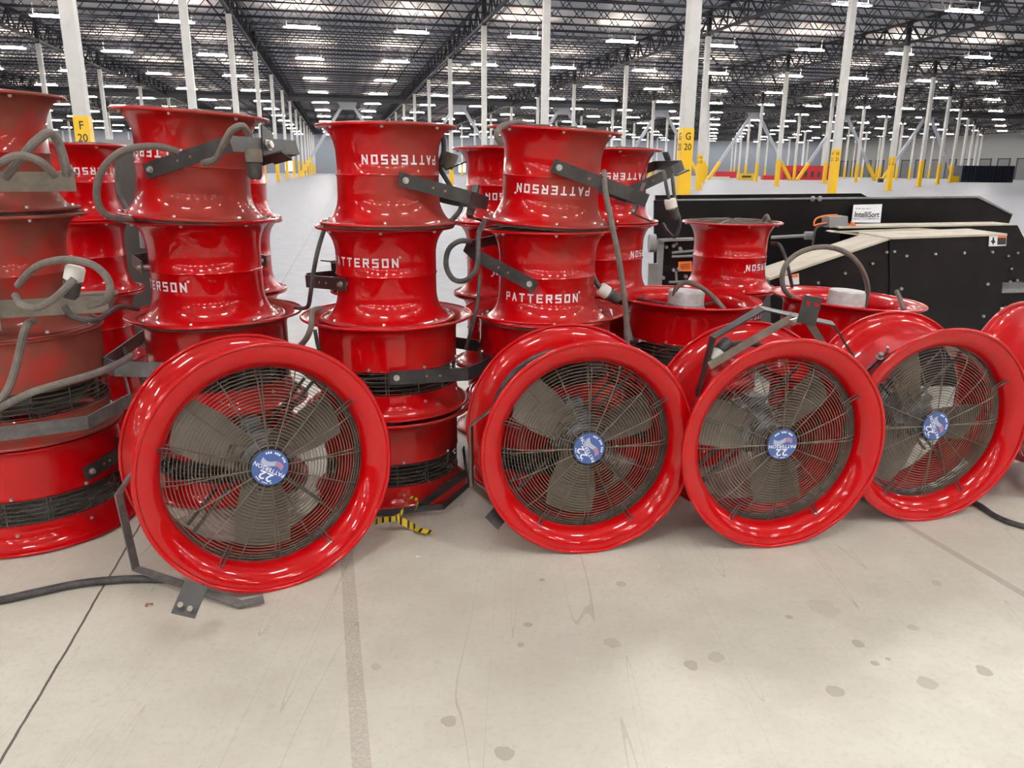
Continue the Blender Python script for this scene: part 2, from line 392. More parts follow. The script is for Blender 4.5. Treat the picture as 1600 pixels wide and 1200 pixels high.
def strip_path(b, pts, width_dir, w, th=.006):
    "flat steel strip of width w along width_dir through pts"
    P = [Vector(p) for p in pts]; wd = Vector(width_dir).normalized()
    base = len(b.v); V_ = []; N = len(P)
    for i, p in enumerate(P):
        t = ((P[min(i + 1, N - 1)] - P[max(i - 1, 0)])).normalized(); wl = (wd - t * wd.dot(t)).normalized(); nn = t.cross(wl)
        for a, c_ in ((-1, -1), (1, -1), (1, 1), (-1, 1)): V_.append(p + wl * (a * w / 2) + nn * (c_ * th / 2))
    F = [(i * 4 + k, i * 4 + (k + 1) % 4, i * 4 + 4 + (k + 1) % 4, i * 4 + 4 + k) for i in range(N - 1) for k in range(4)]
    F += [(3, 2, 1, 0), tuple(range((N - 1) * 4, N * 4))]; b.add(V_, F); return b
def bolt_at(b, p, n, r=.008, h=.01):
    q = Vector(n).to_track_quat('Z', 'Y').to_matrix().to_4x4(); o = len(b.v)
    b.lathe([(r * 1.5, 0), (r * 1.5, .002), (r, .002), (r, h), (0, h)], 6 if r > .01 else 12); b.xf(Matrix.Translation(p) @ q, o)

def hole_at(b, p, n, r=.005):
    q = Vector(n).to_track_quat('Z', 'Y').to_matrix().to_4x4(); o = len(b.v); b.lathe([(0, .0006), (r, .0006), (r, -.001)], 12); b.xf(Matrix.Translation(p) @ q, o)

def yoke(root, base, az, side, swing, zp=.17, w=.2, arm=.24, taper=.06, cross=.10, bw=.045, mat='black_bar', plate=True, rb=.186, boltm='bolt', plate_tilt=0.):
    """U bracket hung on two pivot bolts. base = world position of the fan's lower end; az = where the near pivot sits, measured from the camera side;
    side +1/-1 = the arm runs right/left of it; swing = degrees the arm rises."""
    a = math.radians(az); s = math.radians(swing)
    Xp = Vector((math.sin(a), -math.cos(a), 0)); T = Vector((math.cos(a), math.sin(a), 0)) * side
    d = T * math.cos(s) + Vector((0, 0, 1)) * math.sin(s); nrm = Xp.cross(d).normalized()
    c0 = Vector(base) + Vector((0, 0, zp)); cw = w - taper
    pts = [Xp * w - d * .025, Xp * w + d * .0, Xp * w + d * arm, Xp * cw + d * (arm + cross), -Xp * cw + d * (arm + cross), -Xp * w + d * arm, -Xp * w - d * .025]
    b = MB(); strip_path(b, [c0 + p for p in pts], nrm, bw)
    inv = root.matrix_world.inverted()
    b.xf(inv); br = link('mounting_bracket', b.mesh('mounting_bracket', mat, False), root)
    for sgn in (1, -1):
        for dist in (.10, .145):
            h_ = MB(); hole_at(h_, c0 + Xp * sgn * (w + .0034) + d * (dist * arm / .24), Xp * sgn, .0045); h_.xf(inv); link('bracket_hole', h_.mesh('bracket_hole', 'rust'), br)
        q = MB(); bolt_at(q, c0 + Xp * sgn * (w + .003), Xp * sgn, .0075, .012); q.tube([c0 + Xp * sgn * (rb - .004), c0 + Xp * sgn * (w + .004)], .009, 8)
        q.xf(inv); link('pivot_bolt', q.mesh('pivot_bolt', boltm), br)
    if plate:
        e = d * (arm + cross + .006); pt = math.radians(plate_tilt); pu = nrm * math.cos(pt) + Xp * math.sin(pt); pw = Xp * math.cos(pt) - nrm * math.sin(pt)
        b = MB(); strip_path(b, [c0 + e + pu * .065, c0 + e - pu * .05, c0 + e - pu * .058 + d * .006, c0 + e - pu * .06 + d * .075], pw, .062, .006)
        b.xf(inv); pl = link('mounting_plate', b.mesh('mounting_plate', mat, False), br)
        q = MB(); bolt_at(q, c0 + e + d * .004, d, .014, .014); q.xf(inv); link('plate_bolt', q.mesh('plate_bolt', boltm), pl)
    return br
def cable(root, pts, r=.0105, mat='cable_dusty', name='power_cable'):
    b = MB(); b.tube(smooth_path(pts), r, 9)
    if root: b.xf(root.matrix_world.inverted())
    return link(name, b.mesh(name, mat), root)
def plug(root, p, d, mat='plug_white'):
    b = MB(); b.lathe([(0, -.035), (.014, -.035), (.017, -.01), (.026, -.006), (.026, .028), (.022, .034), (0, .034)], 20); b.xf(Matrix.Translation(p) @ Vector(d).to_track_quat('Z', 'Y').to_matrix().to_4x4())
    b.xf(root.matrix_world.inverted()); link('plug', b.mesh('plug', mat), root)
    b = MB(); b.lathe([(0, -.06), (.016, -.06), (.022, -.05), (.024, -.012), (0, -.012)], 16); b.xf(Matrix.Translation(p) @ Vector(d).to_track_quat('Z', 'Y').to_matrix().to_4x4())
    b.xf(root.matrix_world.inverted()); link('plug_body', b.mesh('plug_body', 'cable_black'), root)

GLYPH = {  # block letters: strokes on a 4 x 5 grid
 'P': [((0, 0), (0, 5)), ((0, 5), (4, 5)), ((4, 5), (4, 2.4)), ((4, 2.4), (0, 2.4))], 'A': [((0, 0), (2, 5)), ((2, 5), (4, 0)), ((.8, 1.6), (3.2, 1.6))],
 'T': [((0, 5), (4, 5)), ((2, 5), (2, 0))], 'E': [((0, 0), (0, 5)), ((0, 5), (4, 5)), ((0, 2.5), (3.4, 2.5)), ((0, 0), (4, 0))],
 'R': [((0, 0), (0, 5)), ((0, 5), (4, 5)), ((4, 5), (4, 2.5)), ((4, 2.5), (0, 2.5)), ((2.2, 2.5), (4, 0))],
 'S': [((4, 5), (0, 5)), ((0, 5), (0, 2.6)), ((0, 2.6), (4, 2.6)), ((4, 2.6), (4, 0)), ((4, 0), (0, 0))],
 'O': [((0, 0), (0, 5)), ((0, 5), (4, 5)), ((4, 5), (4, 0)), ((4, 0), (0, 0))], 'N': [((0, 0), (0, 5)), ((0, 5), (4, 0)), ((4, 0), (4, 5))]}
def block_text(txt, h, wk=.72, gap=.36, t=.19):
    b = MB(); adv = h * (wk + gap); x = -adv * (len(txt) - 1) / 2 - h * wk / 2; th = h * t
    for i, ch in enumerate(txt):
        for k, ((ax, ay), (cx, cy)) in enumerate(GLYPH[ch]):
            ux, uy = h * wk / 4, (h - th) / 5
            p, q = Vector((ax * (h * wk - th) / 4 + th / 2, ay * uy + th / 2, 0)), Vector((cx * (h * wk - th) / 4 + th / 2, cy * uy + th / 2, 0))
            d = (q - p).normalized() * th / 2; n = Vector((-d.y, d.x, 0)); n_ = 3 if abs(d.x) > abs(d.y) else 1
            p, q = p - d, q + d
            for m_ in range(n_):
                u, w = p.lerp(q, m_ / n_), p.lerp(q, (m_ + 1) / n_); off = Vector((x, -h / 2, 0))
                b.add([u - n + off, w - n + off, w + n + off, u + n + off], [(0, 1, 2, 3)])
        x += adv
    return b
def bend_text(az, z, r, flip, size=.032, width=1.0):
    b = block_text('PATTERSON', size)
    if flip: b.v = [(-x, -y, 0) for x, y, _ in b.v]
    a0 = math.radians(az)
    b.v = [((r + .0018) * math.sin(a0 + x / r), -(r + .0018) * math.cos(a0 + x / r), z + y) for x, y, _ in b.v]
    return b.mesh('maker_name', 'text_white', False)
def trade_mark(az, z, r, flip):
    b = MB(); b.ring(.0035, 0, .0009, 12, 4); b.disc(.0016, 0, 8); sg = -1 if flip else 1; a = math.radians(az) + sg * .156 / r
    b.xf(Matrix.Translation(((r + .0015) * math.sin(a), -(r + .0015) * math.cos(a), z + sg * .020)) @ Matrix.Rotation(a, 4, 'Z') @ Matrix.Rotation(PI / 2, 4, 'X'))
    return b.mesh('trade_mark', 'text_white', False)

def small_fan(base, label, dust='red_clean', tilt=(0, 0), text=None, scale=1.0, group=None, open_guard=True):
    M = Matrix.Translation(base) @ Matrix.Rotation(math.radians(tilt[0]), 4, 'Y') @ Matrix.Rotation(math.radians(tilt[1]), 4, 'X') @ Matrix.Scale(scale, 4)
    root = link('drum_fan', None, M=M, label=label, cat='fan', group=group); root.matrix_world = M; bpy.context.view_layer.update()
    hs = cached('hs', housing_s); link('housing', remat(hs, dust), root)
    link('guard', cached('g_s', lambda: guard(.240, .004, 17, .05, .004, .0017, 12, 1, 'wire_black', False)), root)
    link('guard', cached('g_s2', lambda: guard(.240, S_H - .002, 17, .05, .003, .0019, 12, -1, 'guard_wire', False)), root)
    rim_bolts(root, True, S_B, S_H)
    link('motor', cached('m_s', lambda: motor_mesh(.19, .32, .07)), root)
    link('motor_mount', cached('mt_s', lambda: mount_mesh(S_B, .24, .30)), root)
    h = link('hub', cached('h_s', lambda: hub_mesh(.12, .045)), root)
    for i in range(3): link('blade', cached(('b_s', i), lambda: blade_mesh(.03, .172, .10, 0, .12)), root, M=Matrix.Rotation(2 * PI * i / 3 + random.random() * .01, 4, 'Z'))
    if text:
        link('maker_name', bend_text(text[0], text[1], S_B, text[2], text[3] if len(text) > 3 else .032), root)
        link('trade_mark', trade_mark(text[0], text[1], S_B, text[2]), root)
    return root
LS = (.305, .265, .325, .35)
def large_fan(base, label, dust='red_clean', tilt=(0, 0), R=LS, drum=False, group=None, rotz=0, lift=0):
    M = Matrix.Translation(base) @ Matrix.Rotation(math.radians(tilt[0]), 4, 'Y') @ Matrix.Rotation(math.radians(tilt[1]), 4, 'X') @ Matrix.Rotation(math.radians(rotz), 4, 'Z')
    root = link('ventilation_fan', None, M=M, label=label, cat='fan', group=group); root.matrix_world = M; bpy.context.view_layer.update()
    fill_large(root, R, dust, False, 0, lift); return root
def fill_large(root, R, dust, front, spin=0, lift=0):
    rg, rb, ro, H = R
    hs = cached(('hl', R), lambda: housing_l(rg, rb, ro, H, front)); link('housing', remat(hs, dust), root)
    v0, v1 = (.062, .128) if front else (.085, .178)
    link('vent_grille', cached(('v', R), lambda: vent(rb, v0, v1, 5 if front else 6)), root)
    g = link('guard', cached(('g', R), lambda: guard(rb - .004, .040 if front else .03, 25, .055, .022, .0016, 16, 1)), root)
    for a in ((.35, -1.0, -2.1, 2.6) if front else (.35, 2.6)): link('guard_clip', cached(('gc', R), lambda: clip_mesh(rb, .034 if front else .028)), g, M=Matrix.Rotation(a, 4, 'Z'))
    rim_bolts(root, False, rb, H)
    mo = link('motor', cached(('m', R), lambda: motor_mesh(.175, .32, .088)), root)
    b = cached(('mc', R), lambda: MB().lathe([(0, .342), (.074, .342), (.080, .337), (.080, .27), (0, .27)], 32).mesh('motor_cap', 'motor_cap')); link('motor_cap', b, mo, M=Matrix.Translation((0, 0, lift)))
    link('motor_mount', cached(('mt', R), lambda: mount_mesh(rb, .21, .30)), root)
    link('hub', cached('h_l', lambda: hub_mesh(.135, .06)), root)
    for i in range(3): link('blade', cached('b_l' + str(rb), lambda: blade_mesh(.03, rb - .022, .155, 0, .125)), root, M=Matrix.Rotation(spin + 2 * PI * i / 3, 4, 'Z'))

def front_fan(X, Y, yaw, tilt, R, badge_ang, spin, label):
    psi, tau = math.radians(yaw), math.radians(tilt)
    ax = Vector((math.sin(psi) * math.cos(tau), -math.cos(psi) * math.cos(tau), math.sin(tau)))
    zl = -ax; xl = Vector((0, 0, 1)).cross(zl).normalized(); yl = zl.cross(xl)
    k = R / .36; c0 = Vector((X, Y, R * math.cos(tau) + .003 + .003 * k))
    M = Matrix(((xl.x, yl.x, zl.x, c0.x), (xl.y, yl.y, zl.y, c0.y), (xl.z, yl.z, zl.z, c0.z), (0, 0, 0, 1))) @ Matrix.Scale(k, 4)
    root = link('ventilation_fan', None, M=M, label=label, cat='fan', group='fans standing on edge in the front row'); root.matrix_world = M; bpy.context.view_layer.update()
    fill_large(root, (.36, .293, .363, .333), 'red_front', True, PI - math.radians(spin))
    # badge: disc with lettering, facing -z
    B = Matrix.Rotation(PI, 4, 'Y') @ Matrix.Rotation(math.radians(badge_ang), 4, 'Z')
    zz = -.024
    b = MB(); b.lathe([(0, .0), (.054, .0), (.058, .004), (.058, .018), (0, .018)], 48); b.xf(Matrix.Translation((0, 0, -zz - .018 - .0)) if 0 else Matrix.Identity(4))
    b.xf(Matrix.Translation((0, 0, .024)) )
    bd = link('badge', b.mesh('badge', 'badge_rim'), root, label='round blue badge in a black rim')
    f = MB(); f.disc(.0525, 0, 48); f.xf(B); f.xf(Matrix.Translation((0, 0, .0236))); link('badge_face', f.mesh('badge_face', 'badge_blue'), bd, label='blue badge face')
    t = MB()
    for txt, s, px, py, bo, sxx in (('22', .034, 0, .026, .02, 1.25), ('PATTERSON', .0165, 0, .006, .02, 1.05)):
        q = text_mb(txt, s, bo, 1.05, sxx); t.add([(v[0] + px, v[1] + py, 0) for v in q.v], q.f)
    for r_, a0, a1, n, hh in ((.044, -.75, .75, 11, .006), (.046, 2.6, 3.68, 9, .003)):      # the tiny curved lines of print
        for i in range(n):
            if i % 4 == 3: continue
            a = -PI / 2 + a0 + (a1 - a0) * i / (n - 1); o = len(t.v); t.add([(-.0022, -hh / 2, 0), (.0022, -hh / 2, 0), (.0022, hh / 2, 0), (-.0022, hh / 2, 0)], [(0, 1, 2, 3)])
            t.xf(Matrix.Translation((r_ * math.cos(a), r_ * math.sin(a), 0)) @ Matrix.Rotation(a + PI / 2, 4, 'Z'), o)
    w1, w2 = MB(), MB()
    for j in range(6):
        for i in range(16):
            x0, x1 = -.034 + i * .068 / 16, -.034 + (i + 1) * .068 / 16
            y = lambda x: -.006 - j * .0026 - .006 * math.sin((x + .034) / .068 * 2 * PI) * 1.0
            (w2 if i < 6 else w1).add([(x0, y(x0), 0), (x1, y(x1), 0), (x1, y(x1) + .0013, 0), (x0, y(x0) + .0013, 0)], [(0, 1, 2, 3)])
    t.add(w1.v, w1.f)
    T = Matrix.Translation((0, 0, .0229)) @ B
    t.xf(T); link('badge_print', t.mesh('badge_print', 'badge_white', False), bd, label='white lettering and flag stripes')
    w2.xf(T); link('badge_stripes', w2.mesh('badge_stripes', 'badge_pink', False), bd, label='pink flag stripes')
    return root

# ------------------------------------------------------------------ the front row of fans on edge
FF = []
FF.append(front_fan(-.717, 2.17, 31.9, 6.5, .376, 145, 25, 'big red fan on edge, leftmost in front, its bracket plate resting on the floor'))
FF.append(front_fan(.261, 2.387, 10.9, 1.5, .36, 117, 21, 'big red fan on edge with black cable over its drum, right of the yellow tape'))
FF.append(front_fan(.916, 2.437, 10.6, .9, .361, 178, 44, 'big red fan on edge with black bracket and two-hole plate rising above it'))
FF.append(front_fan(1.544, 2.649, 10.7, -.5, .36, 118, 112, 'big red fan on edge with pale light showing between its blades'))
FF.append(front_fan(2.30, 2.95, 30, 0, .36, 60, 60, 'big red fan on edge, last of the front row, only its rear bell showing'))

def bracket_px(root, name, pts, wdir, w=.04, mat='black_bar', th=.006, holes=(), parent=None):
    b = MB(); strip_path(b, [at(*p) for p in pts], wdir, w, th); b.xf(root.matrix_world.inverted())
    o = link(name, b.mesh(name, mat, False), parent or root)
    if holes:
        q = MB()
        for (px, py, yy, rr) in holes: bolt_at(q, at(px, py, yy), (0, -1, .2), rr, .012)
        q.xf(root.matrix_world.inverted()); link('bracket_bolt', q.mesh('bracket_bolt', 'bolt'), o)
    return o
def bracket_pts(root, name, P, wdir, w, mat):
    b = MB(); strip_path(b, P, wdir, w, .006); b.xf(root.matrix_world.inverted()); return link(name, b.mesh(name, mat, False), root)
f0, f1, f2, f3, f4 = FF
# leftmost front fan: yoke lying forward on the floor
bracket_pts(f0, 'mounting_bracket', [at(222, 725, 2.36), at(204, 742, 2.24), at(185, 772, 2.16), atz(212, 888, .045), atz(285, 913, .03), atz(375, 944, .018), atz(412, 936, .018)], (.35, .9, .3), .026, 'grey_bar')
b = MB(); P0, P1 = at(307, 912, 1.86), at(286, 962, 1.79); strip_path(b, [P0, P1], (1, .1, -.25), .062, .006); b.xf(f0.matrix_world.inverted())
pl = link('mounting_plate', b.mesh('mounting_plate', 'black_bar', False), f0)
for px, py in ((285, 944), (300, 950)):
    q = MB(); hole_at(q, at(px, py, 1.80) + Vector((0, -.012, .006)), (0, -.6, .5), .0075); q.xf(f0.matrix_world.inverted()); link('plate_hole', q.mesh('plate_hole', 'bolt_dusty'), pl)
# second front fan
bracket_px(f1, 'mounting_bracket', [(800, 612, 2.50), (775, 634, 2.52), (736, 664, 2.56), (738, 758, 2.56), (790, 800, 2.60)], (.2, 1, .1), .036, 'dusty_bar')
b = MB(); strip_path(b, [at(790, 792, 2.40), at(768, 818, 2.36)], (.7, 0, -.5), .06); b.xf(f1.matrix_world.inverted()); link('mounting_plate', b.mesh('mounting_plate', 'black_bar', False), f1)
cable(f1, [at(768, 655, 2.50), at(778, 620, 2.49), at(795, 590, 2.49), at(820, 568, 2.50), at(850, 553, 2.52), at(885, 545, 2.56)], .009, 'cable_black')
# third front fan
bracket_px(f2, 'mounting_bracket', [(1082, 640, 2.56), (1097, 590, 2.56), (1114, 527, 2.56), (1190, 482, 2.60), (1245, 494, 2.62), (1302, 506, 2.64), (1335, 560, 2.64)], (0, 1, .25), .04, 'black_bar')
bracket_px(f2, 'bracket_brace', [(1108, 572, 2.52), (1175, 532, 2.56), (1238, 496, 2.59)], (.5, .35, .8), .026, 'dusty_bar')
bracket_px(f2, 'bracket_brace', [(1262, 500, 2.62), (1290, 545, 2.66)], (.9, .2, .3), .026, 'dusty_bar')
b = MB(); strip_path(b, [at(1271, 463, 2.52), at(1259, 506, 2.52)], (1, 0, -.2), .062); b.xf(f2.matrix_world.inverted())
pl = link('mounting_plate', b.mesh('mounting_plate', 'black_bar', False), f2)
for px, py in ((1263, 474), (1276, 476)):
    q = MB(); hole_at(q, at(px, py, 2.514), (0, -1, .1), .0065); q.xf(f2.matrix_world.inverted()); link('plate_hole', q.mesh('plate_hole', 'red_clean'), pl)
q = MB(); bolt_at(q, at(1248, 500, 2.56), (-1, -.3, -.3), .012, .03); q.xf(f2.matrix_world.inverted()); link('plate_bolt', q.mesh('plate_bolt', 'bolt'), pl)
cable(f2, [at(1118, 560, 2.60), at(1140, 540, 2.62), at(1165, 536, 2.63), at(1200, 543, 2.60)], .009, 'cable_black')
plug(f2, at(1122, 552, 2.58), (-.4, -.2, -.5))
# fourth front fan: end of the arm with its pivot bolt
bracket_px(f3, 'mounting_bracket', [(1346, 586, 2.72), (1386, 550, 2.76)], (.5, 0, .6), .045, 'black_bar')
q = MB(); bolt_at(q, at(1374, 558, 2.73), (0, -.6, .8), .009, .02); q.xf(f3.matrix_world.inverted()); link('pivot_bolt', q.mesh('pivot_bolt', 'bolt'), f3)

# ------------------------------------------------------------------ stacks of fans
Z1, Z2, Z3, Z4 = 0.0, .360, .705, 1.062
def stackpos(x, y, z): return (x, y, z)
# A : far left, dusty
ax_, ay_ = -1.735, 2.63
A4 = large_fan((ax_, ay_, .006), 'red vented fan on the floor under the dustiest stack', 'red_clean', R=(.335, .29, .30, .35))
A3 = large_fan((ax_ - .01, ay_, .365), 'dusty vented fan with a long grey bracket across its vent', 'red_dusty', R=(.318, .285, .292, .35))
A2 = small_fan((ax_ + .0, ay_ - .01, .715), 'dusty red drum fan behind a white plug, second from the top of its stack', 'red_dusty', text=(-34, .20, True), scale=1.12)
A1 = small_fan((ax_ + .0, ay_ + .0, 1.112), 'dusty red drum fan on top of the dustiest stack', 'red_dusty', scale=1.04)
# B
bx_, by_ = -1.163, 3.0
B4 = large_fan((bx_, by_, .006), 'red vented fan on the floor, hidden behind the leftmost front fan', 'red_some')
B3 = large_fan((bx_, by_, .362), 'red wide-mouthed fan two below the tilted fan, behind the leftmost front fan', 'red_some')
B2 = small_fan((bx_ + .005, by_ - .06, .700), 'glossy red drum fan directly under the tilted top fan', 'red_clean', text=(-46, .13, False), scale=1.07)
B1 = small_fan((bx_ - .005, by_ - .09, 1.078), 'tilted red drum fan with thick cable loop and bolted bracket plate', 'red_side', tilt=(3.2, 0), text=(-24, .21, True), scale=1.04)
# C
cx_, cy_ = -.486, 2.97
C4 = large_fan((cx_, cy_, .006), 'red vented fan standing on the floor with yellow caution tape on its rim', 'red_some')
C3 = large_fan((cx_, cy_, .364), 'red wide-mouthed vented fan with black bracket, second up above the caution tape', 'red_some', rotz=20)
C2 = small_fan((cx_ + .01, cy_ - .04, .705), 'glossy red drum fan with upright name, second down above the caution tape', 'red_clean', text=(-24, .225, False))
C1 = small_fan((cx_ + .035, cy_ - .09, 1.062), 'red drum fan with inverted name topping the stack above the caution tape', 'red_side', text=(27, .225, True), scale=.975)
# E
ex_, ey_ = .132, 3.12
E4 = large_fan((ex_, ey_, .006), 'red vented fan at the floor under the stack behind the second front fan', 'red_some')
E3 = large_fan((ex_, ey_, .362), 'red wide-mouthed fan carrying two drum fans, behind the second front fan', 'red_some')
E2 = small_fan((ex_ + .0, ey_ - .10, .694), 'red drum fan with upright name, second down, a black cable loop beside it', 'red_some', text=(-10, .10, False))
E1 = small_fan((ex_ + .0, ey_ - .12, 1.062), 'red drum fan on top of its stack with a cable over the wire guard', 'red_side', tilt=(3.0, 1.5), text=(2, .13, True), scale=.97)
# G, H two high, open bells
G2 = large_fan((.765, 3.47, .006), 'red vented fan on the floor under the open bell left of the bracket', 'red_clean')
G1 = large_fan((.765, 3.45, .362), 'open red bell with silver motor cap, left of the arched black bracket', 'red_clean', tilt=(2, 0), lift=.035)
H2 = large_fan((1.48, 3.48, .006), 'red vented fan on the floor under the open bell by the conveyor', 'red_clean')
H1 = large_fan((1.48, 3.46, .362), 'open red bell with silver motor cap and tall cable loop, before the black conveyor', 'red_clean', tilt=(3.5, 0), lift=.04)
# back row, all small drums
BACK = {}
def back_stack(key, x, y, n, words, texts, lean=0):
    L_ = []
    for i in range(n):
        lab = 'red drum fan ' + ['lowest', 'second up', 'third up', 'topmost'][i] + ' in the back stack ' + words
        L_.append(small_fan((x + lean * i, y, .004 + .337 * i), lab, 'red_clean' if key != 'E' else 'red_some', text=texts.get(i), scale=.965))
    BACK[key] = L_; return L_
back_stack('A', -2.045, 3.72, 4, 'between dustiest stack and tilted fan', {3: (66, .225, True)})
back_stack('B', -1.36, 3.78, 4, 'hidden behind the tilted fan', {})
back_stack('C', -.66, 3.85, 3, 'behind the stack with caution tape', {})
back_stack('D', -.04, 3.75, 4, 'behind the round black cable loop', {3: (18, .125, True), 2: (30, .125, True)})
back_stack('E', .455, 3.84, 4, 'beside the hanging plug', {3: (14, .22, True), 2: (80, .2, True), 1: (8, .125, True)})
back_stack('F', 1.10, 3.97, 3, 'near the conveyor', {2: (58, .125, True), 1: (40, .22, True)})

# ---- brackets
yoke(A1, (ax_, ay_, 1.112), 120, -1, -4, zp=.115, w=.25, arm=.19, taper=.0, cross=.12, bw=.058, mat='dusty_bar', rb=.195, boltm='bolt_dusty')
yoke(A2, (ax_, ay_, .715), 114, -1, 2, zp=.10, w=.33, arm=.20, taper=.0, cross=.12, bw=.055, mat='dusty_bar', rb=.21, boltm='bolt_dusty')
yoke(A3, (ax_, ay_, .365), 120, -1, -14, zp=.15, w=.33, arm=.22, taper=.14, cross=.12, bw=.05, mat='grey_bar', rb=.285, boltm='bolt_dusty', plate=False)
yoke(A4, (ax_, ay_, .0), 64, 1, 12, zp=.24, w=.32, arm=.12, taper=.05, cross=.05, bw=.05, rb=.29, plate=False)
yoke(B1, (bx_ - .005, by_ - .09, 1.078), -14, 1, 15, zp=.165, w=.215, arm=.27, taper=.0, cross=.05, bw=.052, mat='black_bar', rb=.197, plate_tilt=-25)
yoke(B2, (bx_, by_ - .06, .705), -58, -1, 0, zp=.195, w=.22, arm=.25, taper=.05, cross=.05, bw=.045, rb=.19, plate=False)
yoke(B3, (bx_, by_, .362), 10, -1, 4, zp=.18, w=.30, arm=.30, taper=.05, cross=.05, bw=.055, mat='grey_bar', rb=.265, plate=False)
yoke(C1, (cx_ + .035, cy_ - .09, 1.062), 25, 1, -14, zp=.152, w=.205, arm=.24, taper=.05, cross=.09, bw=.046, rb=.186)
yoke(C2, (cx_ + .01, cy_ - .04, .705), -43, -1, -3, zp=.145, w=.205, arm=.23, taper=.05, cross=.08, bw=.046, rb=.186)
yoke(C3, (cx_, cy_, .364), 14, 1, 0, zp=.165, w=.295, arm=.26, taper=.14, cross=.13, bw=.05, rb=.265)
yoke(E1, (ex_ + .015, ey_ - .12, 1.075), 3, 1, -19, zp=.185, w=.205, arm=.27, taper=.04, cross=.07, bw=.046, rb=.186)
yoke(E2, (ex_, ey_ - .10, .705), -20, -1, 24, zp=.145, w=.205, arm=.22, taper=.05, cross=.08, bw=.046, rb=.186, plate=False)
Eb = BACK['E']
yoke(Eb[3], (.455, 3.84, 1.015), 12, 1, 24, zp=.13, w=.205, arm=.26, taper=.04, cross=.07, bw=.046, rb=.186)
bracket_px(C4, 'mounting_bracket', [(585, 803, 2.66), (592, 801, 2.65), (692, 792, 2.66), (732, 757, 2.80), (724, 700, 2.98)], (.1, .3, 1), .022, 'black_bar')
bracket_px(C4, 'bracket_brace', [(655, 792, 2.66), (728, 738, 2.76)], (.3, .1, 1), .03, 'black_bar')
bracket_px(G1, 'cable_strap', [(982, 486, 3.10), (980, 505, 3.14), (986, 531, 3.15)], (1, .2, 0), .018, 'grey_bar')
# ---- cables
dk, lt = 'cable_black', 'cable_dusty'
cable(A1, [at(8, 276, 2.28), at(30, 252, 2.24), at(55, 222, 2.24), at(78, 208, 2.27), at(92, 225, 2.30), at(100, 250, 2.30), at(104, 274, 2.32)], .0125)
cable(A1, [at(-12, 266, 2.24), at(12, 248, 2.20), at(38, 244, 2.20), at(65, 254, 2.21), at(86, 274, 2.26)], .0115)
cable(A2, [at(28, 446, 2.24), at(55, 418, 2.18), at(95, 406, 2.14), at(135, 410, 2.12), at(162, 427, 2.12), at(172, 450, 2.12), at(163, 470, 2.14), at(140, 478, 2.2)], .0105)
cable(A2, [at(24, 462, 2.20), at(34, 476, 2.14), at(55, 481, 2.11), at(80, 470, 2.10), at(100, 453, 2.10), at(116, 436, 2.12)], .0105)
plug(A2, at(115, 434, 2.16), (.25, .1, .9))
cable(A2, [at(100, 478, 2.26), at(115, 495, 2.26), at(150, 500, 2.3), at(185, 480, 2.5), at(215, 483, 2.7)], .009, dk)
cable(A3, [at(52, 502, 2.27), at(40, 512, 2.20), at(28, 560, 2.19), at(16, 600, 2.17), at(0, 626, 2.15), at(-25, 640, 2.2)], .0115)
cable(A3, [at(-20, 650, 2.20), at(10, 632, 2.14), at(50, 613, 2.12), at(100, 598, 2.16), at(150, 583, 2.25), at(185, 568, 2.36), at(205, 556, 2.5)], .0110)
cable(B1, [at(215, 341, 2.72), at(185, 342, 2.62), at(160, 330, 2.55), at(151, 300, 2.52), at(160, 265, 2.50), at(185, 240, 2.50), at(215, 230, 2.54), at(250, 229, 2.60), at(278, 237, 2.64)], .0115)
cable(B1, [at(318, 255, 2.63), at(338, 248, 2.58), at(350, 225, 2.53), at(362, 204, 2.50), at(378, 197, 2.50), at(388, 208, 2.54)], .0115)
plug(B1, at(397, 250, 2.56), (0, 0, 1), 'dusty_bar')
cable(BACK['A'][3], [at(183, 262, 3.5), at(185, 300, 3.45), at(198, 325, 3.4), at(207, 345, 3.3)], .009, dk)
cable(B3, [at(195, 545, 2.75), at(205, 570, 2.7), at(225, 590, 2.68), at(240, 598, 2.7)], .009, dk)
cable(C2, [at(508, 354, 2.78), at(497, 390, 2.75), at(489, 430, 2.76), at(485, 460, 2.78), at(480, 480, 2.85), at(462, 481, 3.0)], .008, dk)
cable(C3, [at(500, 482, 2.72), at(488, 487, 2.66), at(486, 510, 2.64), at(478, 530, 2.66), at(464, 545, 2.7)], .0105)
cable(C3, [at(492, 515, 2.72), at(498, 545, 2.72), at(508, 560, 2.75)], .007, dk)
cable(C1, [at(684, 205, 2.92), at(692, 215, 2.88), at(693, 240, 2.88), at(688, 262, 2.9), at(700, 285, 2.9), at(712, 305, 2.9), at(720, 325, 2.9), at(705, 345, 2.88)], .009, dk)
bracket_px(C1, 'junction_plate', [(687, 246, 2.92), (711, 254, 2.86)], (.2, .3, 1), .055, 'dusty_bar')
bracket_px(C1, 'support_rod', [(690, 256, 2.90), (697, 265, 2.86), (728, 253, 2.80)], (0, 1, .2), .008, 'black_bar', .005)
cable(E1, [at(784, 226, 2.76), at(776, 213, 2.74), at(784, 197, 2.78), at(812, 192, 2.86), at(838, 199, 2.93), at(848, 207, 2.96)], .0100)
cable(E1, [at(944, 268, 2.84), at(946, 300, 2.76), at(955, 345, 2.74), at(966, 400, 2.74), at(975, 460, 2.76), at(979, 510, 2.78), at(980, 548, 2.80)], .0100)
cable(E2, [at(757, 346, 2.80), at(748, 365, 2.74), at(747, 395, 2.72), at(743, 422, 2.71), at(727, 438, 2.71), at(708, 436, 2.72), at(697, 415, 2.73), at(701, 390, 2.73), at(717, 377, 2.73), at(735, 377, 2.76)], .0095, dk)
